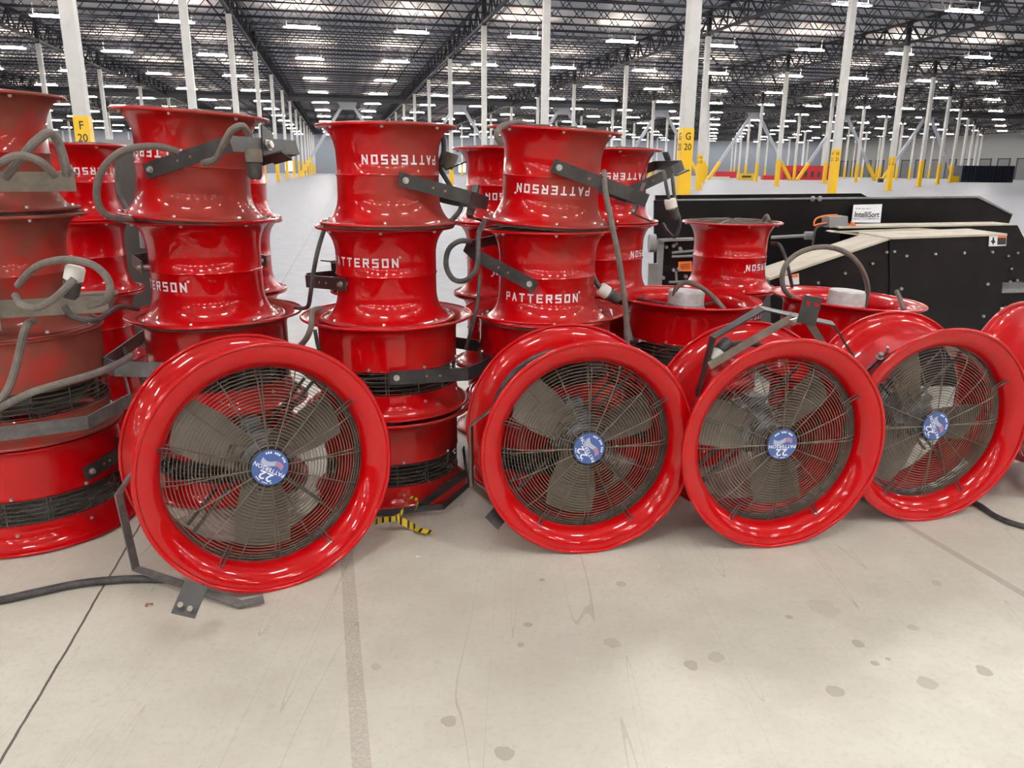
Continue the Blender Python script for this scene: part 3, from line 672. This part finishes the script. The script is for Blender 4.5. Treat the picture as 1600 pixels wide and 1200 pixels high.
cable(E3, [at(750, 430, 2.85), at(745, 480, 2.78), at(735, 520, 2.80), at(728, 545, 2.85)], .007, dk)
cable(E3, [at(926, 430, 3.0), at(934, 445, 2.98), at(945, 456, 2.98), at(955, 462, 3.0)], .0105, dk)
plug(E3, at(948, 457, 2.98), (-.8, 0, .5))
cable(Eb[3], [at(1037, 268, 3.55), at(1041, 290, 3.48), at(1046, 315, 3.45)], .008, dk)
cable(Eb[3], [at(1050, 272, 3.58), at(1053, 300, 3.52), at(1057, 325, 3.48), at(1062, 350, 3.48), at(1055, 370, 3.5), at(1043, 362, 3.55), at(1036, 350, 3.62)], .008, dk)
plug(Eb[3], at(1049, 323, 3.46), (-.3, 0, 1))
cable(BACK['F'][2], [at(1206, 380, 3.80), at(1218, 383, 3.72), at(1228, 405, 3.70), at(1234, 430, 3.70), at(1238, 448, 3.74)], .0085, dk)
cable(BACK['F'][2], [at(1193, 345, 3.85), at(1198, 337, 3.82), at(1202, 345, 3.80)], .009, lt)
cable(G1, [at(1053, 466, 3.42), at(1057, 450, 3.40), at(1072, 441, 3.38), at(1092, 447, 3.36), at(1113, 463, 3.34), at(1132, 484, 3.3)], .0105)
cable(H1, [at(1249, 470, 3.40), at(1228, 456, 3.30), at(1222, 432, 3.28), at(1232, 408, 3.28), at(1258, 391, 3.28), at(1292, 386, 3.28), at(1324, 396, 3.30), at(1346, 420, 3.34), at(1356, 452, 3.40), at(1350, 480, 3.44)], .0110)
cable(H1, [at(1401, 455, 3.5), at(1407, 468, 3.45), at(1412, 484, 3.42)], .0100)
b = MB(); b.tube([p for p in smooth_path([atz(-60, 945, .013), atz(0, 938, .013), atz(60, 925, .013), atz(130, 911, .013), atz(200, 905, .013), atz(262, 905, .013)])], .0125, 10)
link('power_cord', b.mesh('power_cord', 'cable_black'), label='thick black power cord lying on the floor at the lower left', cat='cord')
b = MB(); b.tube([p for p in smooth_path([atz(1500, 776, .011), atz(1530, 789, .011), atz(1555, 806, .011), atz(1590, 820, .011), atz(1650, 832, .011)])], .010, 10)
link('power_cord', b.mesh('power_cord', 'cable_black'), label='thin black power cord on the floor at the lower right of the front row', cat='cord')
# caution tape knotted on the bottom rim, its end on the floor
b = MB()
def ribbon(pts, w):
    P = smooth_path(pts, 5); n = len(P)
    for i in range(n - 1):
        mi = 1 if (i % 3 == 1) else 0
        a, c_ = P[i], P[i + 1]; up = Vector((.0, .35, 1)).normalized() if i < n * .5 else Vector((.25, 1, .1)).normalized()
        b.add([a - up * w / 2, c_ - up * w / 2, c_ + up * w / 2, a + up * w / 2], [(0, 1, 2, 3)], mi)
ribbon([at(585, 816, 2.55), at(600, 812, 2.53), at(618, 810, 2.52), at(628, 800, 2.55), at(640, 778, 2.6), at(652, 782, 2.6), at(650, 795, 2.58)], .02)
ribbon([at(622, 812, 2.52), atz(640, 820, .02), atz(655, 828, .02), atz(676, 832, .006)], .028)
t = link('caution_tape', b.mesh('caution_tape', ['tape_yellow', 'ink'], False), label='yellow and black caution tape tied at the floor beside the leftmost front fan', cat='tape')
# crumbs of litter on the floor
for px, py, r, mt, lab in ((233, 946, .009, 'rust', 'small tan curled scrap on the floor left of the bracket plate'), (654, 871, .008, 'paper', 'small white paper scrap on the floor below the caution tape'),
                           (1032, 888, .007, 'paper', 'tiny pale flake on the floor in front of the third front fan'), (1414, 840, .005, 'paper', 'tiny white crumb on the floor below the fourth front fan'), (786, 997, .004, 'paper', 'tiny white crumb on the open floor at mid picture')):
    b = MB(); c0 = atz(px, py, .002)
    pts = [c0 + Vector((math.cos(a) * r, math.sin(a) * r * .8, .002 + .002 * math.sin(3 * a))) for a in [i * 4.6 / 7 for i in range(8)]]
    b.tube(pts, r * .3, 6); link('scrap', b.mesh('scrap', mt), label=lab, cat='litter')

# ------------------------------------------------------------------ dark bin behind the left stacks
b = MB()
P = [(0, 0), (.56, 0), (.56, .95), (.48, 1.12), (.44, 1.36), (0, 1.36)]
bx0, byy = -2.62, 4.35
b.add([(bx0 + x, byy, z) for x, z in P] + [(bx0 + x, byy + .6, z) for x, z in P], [tuple(range(6)), tuple(range(6, 12))[::-1]] + [(i, i + 6, (i + 1) % 6 + 6, (i + 1) % 6) for i in range(6)])
bin_ = link('storage_bin', b.mesh('storage_bin', 'dark_plastic', False), M=Matrix.Translation((.42, 0, 0)), label='tall dark plastic bin with a grey rim behind the two leftmost stacks', cat='bin')
b = MB(); b.bar((bx0, byy - .01, 1.375), (bx0 + .47, byy - .01, 1.375), .05, .035); b.bar((bx0, byy + .6, 1.375), (bx0 + .47, byy + .6, 1.375), .05, .035); b.bar((bx0 + .455, byy, 1.375), (bx0 + .455, byy + .6, 1.375), .03, .035)
link('rim', b.mesh('rim', 'grey_edge', False), bin_)
b = MB(); b.tube(smooth_path([(bx0 + .15, byy - .02, .82), (bx0 + .17, byy - .02, 1.02), (bx0 + .26, byy - .02, 1.11), (bx0 + .42, byy - .02, 1.13)]), .015, 8); link('handle', b.mesh('handle', 'grey_edge'), bin_)

# ------------------------------------------------------------------ black conveyor equipment on the right
def poly_box(name, pts, depth, mat, parent=None, **kw):
    n = len(pts); b = MB(); Fp = [Vector(p) for p in pts]; D = Vector((0, depth, 0)) if not isinstance(depth, Vector) else depth
    b.add(Fp + [p + D for p in Fp], [tuple(range(n)), tuple(range(n, 2 * n))[::-1]] + [(i, i + n, (i + 1) % n + n, (i + 1) % n) for i in range(n)])
    return link(name, b.mesh(name, mat, False), parent, **kw)
YN = 4.55
near = link('conveyor_section', None, M=Matrix.Translation((2.2, YN, 0)), label='low black conveyor section with tan dusty top and inclined left end, behind the front row', cat='conveyor')
near.matrix_world = near.matrix_basis; bpy.context.view_layer.update()
def loc(p, root): return Vector(p) - root.matrix_world.translation
def eq(name, pxs, Y, depth, mat, root, zfloor=None, **kw):
    P = [at(x, y, Y) for x, y in pxs]
    if zfloor is not None:
        for p in P:
            if p.z < zfloor: p.z = zfloor
    return poly_box(name, [loc(p, root) for p in P], depth, mat, root, **kw)
eq('side_panel', [(1390, 374), (1573, 368), (1560, 520), (1548, 640), (1385, 640)], YN, .38, 'eq_black', near, .0)
eq('side_panel', [(1203, 438), (1378, 377), (1388, 374), (1385, 640), (1203, 640)], YN + .01, .32, 'eq_black', near, .0)
eq('top_cover', [(1203, 438), (1390, 375), (1390, 372), (1203, 434)], YN - .01, .34, 'eq_dust', near)
eq('top_cover', [(1388, 374), (1574, 368), (1574, 365), (1388, 371)], YN - .01, .40, 'eq_dust', near)
b = MB()
for px, py in ((1385, 394), (1397, 393), (1416, 400), (1461, 397), (1506, 395), (1550, 394), (1363, 412), (1320, 427), (1278, 442), (1408, 451), (1543, 444), (1536, 494)):
    link('panel_bolt', cached('pb', lambda: MB().lathe([(0, .012), (.006, .012), (.010, .006), (.010, 0)], 10).mesh('panel_bolt', 'bolt')), near, M=Matrix.Translation(loc(at(px, py, YN - .001), near)) @ Matrix.Rotation(PI / 2, 4, 'X'))
st = eq('warning_sticker', [(1546, 368), (1573, 367), (1572, 384), (1545, 385)], YN - .004, .003, 'sticker_white', near)
eq('sticker_panel', [(1559, 368), (1572.5, 367.6), (1571.5, 382), (1558, 382.5)], YN - .0055, .002, 'ink', near, parent=None) if 0 else None
def sub(name, pxs, Y, depth, mat, root, par):
    P = [loc(at(x, y, Y), root) for x, y in pxs]; o = poly_box(name, P, depth, mat, par); return o
sub('sticker_block', [(1559, 371.5), (1572.3, 371), (1571.6, 382), (1558.3, 382.5)], YN - .0055, .002, 'ink', near, st)
sub('sticker_band', [(1559.5, 368.3), (1572.4, 368), (1572.3, 371.2), (1559.3, 371.6)], YN - .0055, .002, 'orange', near, st)
sub('sticker_figure', [(1551, 371), (1553, 371), (1554, 376), (1556, 378), (1553, 380), (1552, 383), (1550, 379), (1548, 377), (1551, 375)], YN - .0055, .002, 'ink', near, st)
st = sub('warning_sticker', [(1218, 433), (1248, 427), (1249, 444), (1220, 446)], YN + .004, .003, 'sticker_white', near, near)
sub('sticker_band', [(1236, 430), (1247, 428), (1247, 433), (1236, 434)], YN + .002, .002, 'orange', near, st)
# far long conveyor
YF = 6.1
farc = link('conveyor', None, M=Matrix.Translation((3, YF, 0)), label='long black conveyor carrying a white lettered sign, behind the red fans', cat='conveyor')
farc.matrix_world = farc.matrix_basis; bpy.context.view_layer.update()
eq('side_panel', [(1022, 313), (1528, 309), (1582, 335), (1576, 350), (1576, 420), (1022, 420)], YF, .03, 'eq_black', farc)
eq('panel_edge', [(1040, 314), (1528, 309), (1528, 306), (1040, 312)], YF - .01, .06, 'eq_grey', farc)
eq('panel_edge', [(1528, 309), (1582, 336), (1583, 334), (1530, 306)], YF - .01, .06, 'eq_grey', farc)
eq('rear_panel', [(1024, 305), (1345, 302), (1358, 309), (1358, 345), (1024, 345)], YF + .9, .04, 'eq_black', farc)
eq('lower_cover', [(1310, 354), (1585, 350), (1585, 352), (1310, 357)], YF - .62, .25, 'eq_dust', farc)
eq('lower_body', [(1312, 357), (1590, 352), (1600, 372), (1640, 380), (1640, 480), (1312, 480)], YF - .60, .24, 'eq_black', farc)
eq('bed_cover', [(1305, 361), (1390, 372), (1388, 373), (1300, 363)], YF - .75, .12, 'eq_dust', farc)
eq('bed_cover', [(1310, 362), (1440, 357), (1500, 361), (1400, 366)], YF - .68, .05, 'eq_dust', farc)
# supports, axles and fittings under the far conveyor
b = MB()
for px in (1052, 1290, 1500):
    p = at(px, 400, YF - .1); b.bar((p.x - 3, -.1, -0.0), (p.x - 3, -.1, .9), .06, .06)
link('support_leg', b.mesh('support_leg', 'eq_grey', False), farc) if 0 else None
for px in (1050, 1300, 1520):
    p = at(px, 400, YF); b = MB().bar((p.x - 3, .1, 0), (p.x - 3, .1, p.z), .06, .06); link('leg', b.mesh('leg', 'eq_grey', False), farc)
eq('frame_post', [(1029, 376), (1038, 376), (1033, 470), (1026, 470)], YF - .9, .05, 'eq_grey', farc)
eq('gear_panel', [(1036, 376), (1090, 374), (1090, 470), (1034, 470)], YF - .86, .03, 'eq_black', farc)
eq('gear_rail', [(1030, 374), (1084, 372), (1084, 376), (1030, 378)], YF - .92, .06, 'eq_grey', farc)
eq('end_plate', [(1014, 412), (1028, 412), (1026, 480), (1012, 480)], YF - .95, .03, 'eq_grey', farc)
b = MB().tube([at(1014, 380, YF - .9) - Vector((3, YF, 0)), at(1024, 380, YF - .9) - Vector((3, YF, 0))], .06, 16); link('roller_end', b.mesh('roller_end', 'eq_box'), farc)
o = eq('warning_label', [(1060, 409), (1081, 408), (1081, 424), (1060, 424)], YF - .875, .006, 'orange', farc)
for yy in (413, 416, 419): sub('label_line', [(1063, yy), (1078, yy - .6), (1078, yy + .3), (1063, yy + .8)], YF - .878, .002, 'ink', farc, o)
for px, py in ((1041, 386), (1052, 384), (1062, 388), (1056, 381), (1052, 422), (1060, 421), (1036, 434), (1071, 432), (1063, 390)):
    link('gear_bolt', cached('gb', lambda: MB().lathe([(0, .02), (.009, .02), (.014, .01), (.014, 0)], 10).mesh('gear_bolt', 'eq_box')), farc, M=Matrix.Translation(at(px, py, YF - .865) - Vector((3, YF, 0))) @ Matrix.Rotation(PI / 2, 4, 'X'))
for a, c_ in (((1050, 395), (1084, 392)), ((1050, 401), (1084, 400)), ((1056, 424), (1057, 440)), ((1045, 441), (1070, 440))):
    b = MB().tube([at(*a, YF - .9) - Vector((3, YF, 0)), at(*c_, YF - .9) - Vector((3, YF, 0))], .009, 8); link('gear_rod', b.mesh('gear_rod', 'eq_grey'), farc)
b = MB(); b.tube([at(1205, 371, YF - .3) - Vector((3, YF, 0)), at(1262, 368, YF - .3) - Vector((3, YF, 0))], .012, 8)
link('drive_rod', b.mesh('drive_rod', 'eq_box'), farc); b = MB(); b.tube([at(1257, 368, YF - .3) - Vector((3, YF, 0)), at(1270, 368, YF - .3) - Vector((3, YF, 0))], .03, 8)
link('rod_clamp', b.mesh('rod_clamp', 'eq_box'), farc)
for px in (1268, 1279): link('edge_bolt', MB().tube([at(px, 310.5, YF - .03) - Vector((3, YF, 0)), at(px + 4, 310.5, YF - .03) - Vector((3, YF, 0))], .02, 8).mesh('edge_bolt', 'eq_box'), farc)
b = MB()
for (px, py) in ((1575, 400), (1580, 420), (1590, 395), (1578, 440), (1589, 438), (1571, 480)):
    link('panel_bolt', cached('pb', None), farc, M=Matrix.Translation(at(px, py, YF - .61) - Vector((3, YF, 0))) @ Matrix.Rotation(PI / 2, 4, 'X'))
eq('shelf_plate', [(1563, 452), (1640, 450), (1640, 456), (1563, 458)], YF - .9, .3, 'eq_grey', farc)
# junction box and its orange lead
P = [at(1296, 339, YF - .55), at(1325, 338, YF - .55), at(1325, 355, YF - .55), at(1296, 356, YF - .55)]
jb = poly_box('junction_box', P, .14, 'eq_box', label='small grey junction box on the conveyor ledge beside the sign', cat='box')
b = MB(); b.tube(smooth_path([at(1325, 350, YF - .5), at(1334, 353, YF - .6), at(1330, 347, YF - .6), at(1337, 352, YF - .6)]), .007, 7)
b.tube(smooth_path([at(1293, 348, YF - .5), at(1280, 350, YF - .6), at(1272, 352, YF - .62), at(1275, 342, YF - .6), at(1290, 337, YF - .58), at(1308, 336, YF - .5)]), .006, 7)
link('orange_cord', b.mesh('orange_cord', 'orange'), label='thin orange cord looped round the grey junction box', cat='cord')
b = MB(); b.tube(smooth_path([at(1292, 350, YF - .58), at(1276, 356, YF - .6), at(1271, 375, YF - .6), at(1270, 388, YF - .6)]), .008, 7); link('black_lead', b.mesh('black_lead', 'cable_black'), jb)
# sign
sg = poly_box('sign', [at(1334, 320, YF - .04), at(1378.5, 319, YF - .04), at(1375.5, 348, YF - .10), at(1331, 347.5, YF - .10)], .008, 'sticker_white', label='white sign reading IntelliSort propped on the black conveyor', cat='sign')
def sign_text(txt, size, px, py, mat, bold=.02, sx=1.0):
    b = text_mb(txt, size, bold, 1.0, sx); c0 = at(px, py, YF - .115); b.v = [(c0.x + v[0], c0.y - v[1] * .0, c0.z + v[1]) for v in b.v]; return link('sign_print', b.mesh('sign_print', mat, False), sg)
sign_text('IntelliSort', .055, 1354.5, 335.5, 'ink', .022, .86)
sign_text('Software for Sorting', .013, 1356, 326.5, 'ink', .0, 1) if 0 else None
b = MB(); 
for x0, x1, yy, h_ in ((1340, 1361, 326.5, 1.0), (1333, 1343, 342.5, .9), (1357, 1373, 342, .9)):
    n = int((x1 - x0) / 1.3)
    for i in range(n):
        if i % 5 == 4: continue
        xa = x0 + i * 1.3; P = [at(xa, yy, YF - .116), at(xa + 1, yy, YF - .116), at(xa + 1, yy - h_, YF - .116), at(xa, yy - h_, YF - .116)]; b.add(P, [(0, 1, 2, 3)])
link('sign_small_print', b.mesh('sign_small_print', 'ink', False), sg)
sign_text('X', .018, 1338, 326, 'ink_red', .03)

# ------------------------------------------------------------------ the building (grid turned to the aisle)
YAW = math.radians(12.4)
G = Matrix.Rotation(YAW, 4, 'Z')        # local x = across the aisles, local y = along them
AL0, ALS, LA0, LAS = 41.8 * 1.25, 12.5 * 1.25, -4.65 * 1.25, 12.25 * 1.25
def grid(l, a, z=0): return G @ Vector((l, a, z))
L0, L1, A0, A1e = -150, 158, -60, 236
ZC = 10.0
def st(name, b, mat, sm=False, **k): return link(name, b.mesh(name, mat, sm), M=G, kind='structure', **k)
fl = MB().add([(-260, -120, 0), (260, -120, 0), (260, 320, 0), (-260, 320, 0)], [(0, 1, 2, 3)])
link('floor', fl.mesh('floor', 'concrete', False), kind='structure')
b = MB().box(((L0 + L1) / 2, (A0 + A1e) / 2, ZC + 1.75), (L1 - L0, A1e - A0, .12)); st('ceiling', b, 'deck')
st('wall_back', MB().box(((L0 + L1) / 2, A1e + .2, 6), (L1 - L0, .4, 12)), 'wall_paint')
st('wall_front', MB().box(((L0 + L1) / 2, A0 - .2, 6), (L1 - L0, .4, 12)), 'wall_paint')
st('wall_left', MB().box((L0 - .2, (A0 + A1e) / 2, 6), (.4, A1e - A0, 12)), 'wall_paint')
st('wall_right', MB().box((L1 + .2, (A0 + A1e) / 2, 6), (.4, A1e - A0, 12)), 'wall_paint_warm')
# dock doors in the right wall
dd = MB(); dd.box((0, 0, 2.3), (.1, 3.3, 4.6), mi=0)
for y_ in (-1.75, 1.75): dd.box((-.05, y_, 2.5), (.2, .3, 5.0), mi=1)
dd.box((-.05, 0, 4.8), (.2, 3.8, .3), mi=1); dme = dd.mesh('dock_door', ['dock_door', 'dock_frame'], False)
for i in range(34):
    a = 40 + i * 5.7
    link('door_%d' % (i + 1), dme, M=G @ Matrix.Translation((L1 - .02, a, 0)), kind='structure')
for i, px in enumerate((451.5, 722)):
    p = at(px, 262, 200); lp = G.inverted() @ p; d0 = G.inverted() @ CP; t = (A1e - .05 - d0.y) / (lp.y - d0.y); q = d0 + (lp - d0) * t
    b = MB().box((q.x, A1e - .05, 1.9), (2.0, .1, 2.6)); st('window_%d' % (i + 1), b, 'lit_window')
# columns
def column_mesh(stripe=False):
    b = MB(); w = .31
    b.box((0, 0, 2.4 + (ZC - 2.4) / 2), (w, w, ZC - 2.4), mi=0); b.box((0, 0, ZC + .8), (.26, .26, 1.6), mi=2)
    b.box((0, 0, 1.2), (w + .02, w + .02, 2.4), mi=1); b.box((0, 0, .02), (.5, .5, .04), mi=1)
    if stripe: b.box((0, 0, 5.35), (w + .01, w + .01, .10), mi=3)
    return b.mesh('column', ['col_white', 'yellow', 'steel_dark', 'far_red'], False)
cme = column_mesh(); cme2 = column_mesh(True)
col_label = {}
rows_txt = {-1: 'along the left aisle', 0: 'in the row above the centre stacks', 1: 'in the row behind the conveyor', 2: 'in the row right of the sign', 3: 'in the row nearest the dock doors'}
ordw = ['nearest', 'second', 'third', 'fourth', 'fifth', 'sixth', 'seventh', 'eighth', 'ninth', 'tenth', 'eleventh', 'twelfth', 'thirteenth']
def vis(p, zlist=(0, 3, 6, 10)):
    for z in zlist:
        d = Vector((p.x, p.y, z)) - CP; w_ = d.dot(Fw)
        if w_ > .3:
            x = 800 + FPX * d.dot(Rt) / w_; y = 600 - FPX * d.dot(Up) / w_
            if -30 < x < 1630 and -60 < y < 1250: return True
    return False
for j in range(-9, 11):
    k0 = None; n = 0
    for k in range(-3, 12):
        la, al = LA0 + LAS * (j + 1) , AL0 + ALS * k
        if not (L0 < la < L1 and 14 < al < A1e - 3): continue
        p = grid(la, al)
        if not vis(p): continue
        if j == 0 and k == -3: continue
        near_ = (p - CP).length < 125 and j + 0 in rows_txt
        if near_ and n < len(ordw):
            extra = ' and red band' if (j == -1 and k == -2) else (' marked G 20' if (j == 0 and k == -2) else '')
            lab = f'white column with yellow foot{extra}, {ordw[n]} {rows_txt[j]}'; grp = None
        else: lab, grp = 'distant white steel column with a yellow foot far down the empty warehouse', 'distant columns'
        n += 1
        o = link('steel_column', cme2 if (j == -1 and k == -2) else cme, M=G @ Matrix.Translation((la, al, 0)), label=lab, cat='column', group=grp or 'columns near the fans')
        if k <= 0 and near_:
            words = {0: 'G', -1: 'F', 1: 'H', 2: 'J', 3: 'K'}[j]; num = str(22 + k)
            t = MB()
            for rz in (0, -PI / 2):
                for txt, zz in ((words, 2.18), (num, 1.90)):
                    q = text_mb(txt, .27 if len(txt) == 1 else .25, .012, 1, .9); V_ = [Vector((v[0], -.168, v[1] + zz)) for v in q.v]
                    t.add([Matrix.Rotation(rz, 4, 'Z') @ v for v in V_], q.f)
            link('column_number', t.mesh('column_number', 'ink', False), o)
# chevron braces with the solid header beam
BR = AL0 + ALS * 4 - .0
BR = 91.8 * 1.25
b = MB().box(((L0 + L1) / 2, BR, ZC + .55), (L1 - L0, .5, .95)); st('trim_1', b, 'steel_mid')
for j in range(0, 7):
    la = LA0 + LAS * j; b = MB()
    mid_ = la + LAS / 2
    for s_ in (-1, 1):
        foot = Vector((mid_ + s_ * (LAS / 2 - .62), BR, .1)); top = Vector((mid_ + s_ * .5, BR, ZC - .1)); t_ = 2.6 / 10; k_ = foot.lerp(top, t_)
        b.bar(foot, k_, .42, .42, (0, 1, 0), mi=1); b.bar(k_, top, .40, .40, (0, 1, 0), mi=0)
    b.add([(mid_ - 1.3, BR - .05, ZC + .1), (mid_ - .9, BR - .05, ZC - .9), (mid_ + .9, BR - .05, ZC - .9), (mid_ + 1.3, BR - .05, ZC + .1), (mid_ - 1.3, BR + .05, ZC + .1), (mid_ - .9, BR + .05, ZC - .9), (mid_ + .9, BR + .05, ZC - .9), (mid_ + 1.3, BR + .05, ZC + .1)],
          [(0, 1, 2, 3), (7, 6, 5, 4), (0, 4, 5, 1), (1, 5, 6, 2), (2, 6, 7, 3)], 0)
    link('chevron_brace', b.mesh('chevron_brace', ['brace', 'yellow'], False), M=G, label='pale steel chevron brace with yellow feet under the header beam, mid-distance', cat='brace', group='chevron braces across the warehouse')
# girders over the column rows
def truss(length, depth, panels, ch, web, sides=4):
    b = MB(); h = length / 2
    b.bar((-h, 0, 0), (h, 0, 0), ch, ch, caps=False); b.bar((-h, 0, depth), (h, 0, depth), ch, ch, caps=False)
    n = panels * 2
    for i in range(n):
        x0, x1 = -h + length * i / n, -h + length * (i + 1) / n; z0, z1 = (0, depth) if i % 2 else (depth, 0)
        b.bar((x0, 0, z0), (x1, 0, z1), web, web, (0, 1, 0), caps=False)
    return b
gb = truss(ALS, 1.35, 6, .17, .09)
for i in range(7):
    x = -ALS / 2 + ALS * i / 6; gb.bar((x, 0, 0), (x, 0, 1.35), .08, .08, (0, 1, 0), caps=False)
gme = gb.mesh('roof_girder', 'steel_dark', False)
far_joists = MB(); jlist = []; glist = []
for j in range(-8, 11):
    la = LA0 + LAS * j
    if not L0 < la < L1: continue
    for k in range(-3, 12):
        al = AL0 + ALS * (k + .5)
        if al > A1e - 5: continue
        p = grid(la, al)
        if vis(p, (9.5, 10, 11.5)) or vis(grid(la, al - ALS / 2), (9.5, 10, 11.5)) or vis(grid(la, al + ALS / 2), (9.5, 10, 11.5)): glist.append((p.length, la, al))
glist.sort()
for d_, la, al in glist: link('roof_girder', gme, M=G @ Matrix.Translation((la, al, ZC + .2)) @ Matrix.Rotation(PI / 2, 4, 'Z'), kind='structure')
jb_ = truss(LAS - .3, .95, 9, .085, .05); jme = jb_.mesh('roof_joist', 'steel_dark', False)
for j in range(-10, 11):
    la = LA0 + LAS * (j + .5)
    if not L0 + 5 < la < L1 - 5: continue
    for q in range(0, 86):
        al = 28 + q * ALS / 6
        if al > A1e - 2: continue
        if vis(grid(la, al), (9.6, 10.6, 11.6)) or vis(grid(la - 7, al), (9.6, 10.6, 11.6)) or vis(grid(la + 7, al), (9.6, 10.6, 11.6)): jlist.append((grid(la, al).length, la, al))
jlist.sort()
for d_, la, al in jlist[:300]: link('roof_joist', jme, M=G @ Matrix.Translation((la, al, ZC + .62)), kind='structure')
bigb = MB()
for d_, la, al in jlist[300:]:
    M_ = Matrix.Translation((la, al, ZC + .62)); o_ = len(bigb.v); bigb.add([(v[0] + la, v[1] + al, v[2] + ZC + .62) for v in jb_.v], jb_.f)
st('roof_joists', bigb, 'steel_dark'); bpy.data.objects['roof_joists']['kind'] = 'stuff'
bpy.data.objects['roof_joists']['label'] = 'far roof joists receding under the pale roof deck'; bpy.data.objects['roof_joists']['category'] = 'roof joists'
# high-bay lights
lb = MB(); lb.box((0, 0, .06), (2.44, .34, .08), mi=0)
for y_ in (-.12, -.04, .04, .12): lb.box((0, y_, .005), (2.3, .03, .03), mi=1)
lb.box((0, 0, .115), (1.9, .26, .02), mi=2)
for x_ in (-1.0, 1.0): lb.bar((x_, 0, .1), (x_, 0, .75), .02, .02, mi=0)
lme = lb.mesh('ceiling_light', ['lamp_body', 'tube_light', 'up_light'], False)
ll = []
for j in range(-10, 11):
    for s_ in (.26, .74):
        la = LA0 + LAS * (j + s_)
        if not L0 + 2 < la < L1 - 2: continue
        for k in range(-6, 12):
            al = AL0 + ALS * (k + .38)
            if not A0 + 2 < al < A1e - 2: continue
            p = grid(la, al)
            v_ = vis(p, (9.9, 10, 10.3))
            if v_ or p.length < 62: ll.append((not v_, p.length, la, al))
ll.sort()
vis_l = [q for q in ll if not q[0]]; hid = [q for q in ll if q[0]]
for n_, (hd, d_, la, al) in enumerate(vis_l[:300] + hid):
    link('ceiling_light', lme, M=G @ Matrix.Translation((la, al, ZC + .35)), label='long white fluorescent high-bay light hanging under the dark roof joists', cat='light', group='high-bay ceiling lights')
bigb = MB()
for hd, d_, la, al in vis_l[300:]:
    o_ = len(bigb.v); bigb.v += [(v[0] + la, v[1] + al, v[2] + ZC + .35) for v in lb.v]; bigb.f += [tuple(i + o_ for i in f) for f in lb.f]; bigb.mi += lb.mi
if bigb.v:
    me = bigb.mesh('ceiling_lights', ['lamp_body', 'tube_light', 'up_light'], False)
    link('ceiling_lights', me, M=G, label='rows of tiny lit fluorescent fixtures at the far end of the roof', cat='lights', kind='stuff')
print('joists', len(jlist), 'girders', len(glist), 'lights', len(vis_l), len(hid))

# ------------------------------------------------------------------ far objects
def fbox(name, px0, px1, ytop, ybase, mat, depth, lab, cat, extra=None):
    a = atz((px0 + px1) / 2, ybase, 0); Y_ = a.y; l_, r_ = at(px0, ybase, Y_), at(px1, ybase, Y_); tz = at((px0 + px1) / 2, ytop, Y_).z
    b = MB().box(((l_.x + r_.x) / 2, Y_ + depth / 2, tz / 2), (r_.x - l_.x, depth, tz)); w_ = r_.x - l_.x
    if extra: extra(b, l_.x, r_.x, Y_, tz)
    return link(name, b.mesh(name, [mat, 'far_dark', 'far_yellow', 'sticker_white'], False), label=lab, cat=cat)
def ribs(b, x0, x1, Y_, tz):
    for i in range(14): b.box((x0 + (x1 - x0) * (i + .5) / 14, Y_ - .05, tz * .52), (.16, .12, tz * .9), mi=0)
    for x in (x0 + .5, x1 - .5): b.box((x, Y_ - .1, .15), (.5, .3, .3), mi=1)
fbox('shipping_container', 1501, 1582, 259, 285, 'far_navy', 2.5, 'dark navy ribbed container far off at the right, before the dock doors', 'container', ribs)
def holes(b, x0, x1, Y_, tz):
    for i in range(7): b.box((x0 + (x1 - x0) * (i + .5) / 7, Y_ - .03, tz * .40), ((x1 - x0) / 16, .06, tz * .4), mi=1)
fbox('storage_rack', 1222, 1294, 259, 281, 'far_red', 2, 'long red slatted frame standing far off between columns', 'rack', holes)
fbox('storage_rack', 1118, 1150, 268, 278, 'far_red', 2, 'low dark red frame lying far off behind the chevron brace', 'rack')
fbox('pallet_truck', 1154, 1178, 271, 281, 'far_yellow', 1.2, 'low yellow machine far off on the pale floor', 'machine', lambda b, x0, x1, Y_, tz: b.box(((x0 + x1) / 2, Y_ - .03, tz * .5), ((x1 - x0) * .6, .1, tz * .3), mi=1))
fbox('pallet_load', 1110, 1140, 276, 281, 'paper', 1.2, 'pale wrapped pallet load far off by the brace foot', 'pallet')
fbox('pallet_load', 1192, 1216, 274, 281, 'far_red', 1.2, 'small red load far off left of the long red frame', 'pallet')
fbox('floor_cabinet', 1374, 1380, 279, 285, 'far_dark', .6, 'small black box far off on the floor right of the marked column', 'box')
fbox('safety_barrier', 1483, 1498, 275, 285, 'far_yellow', .5, 'yellow guard block at a far column foot left of the navy container', 'barrier')
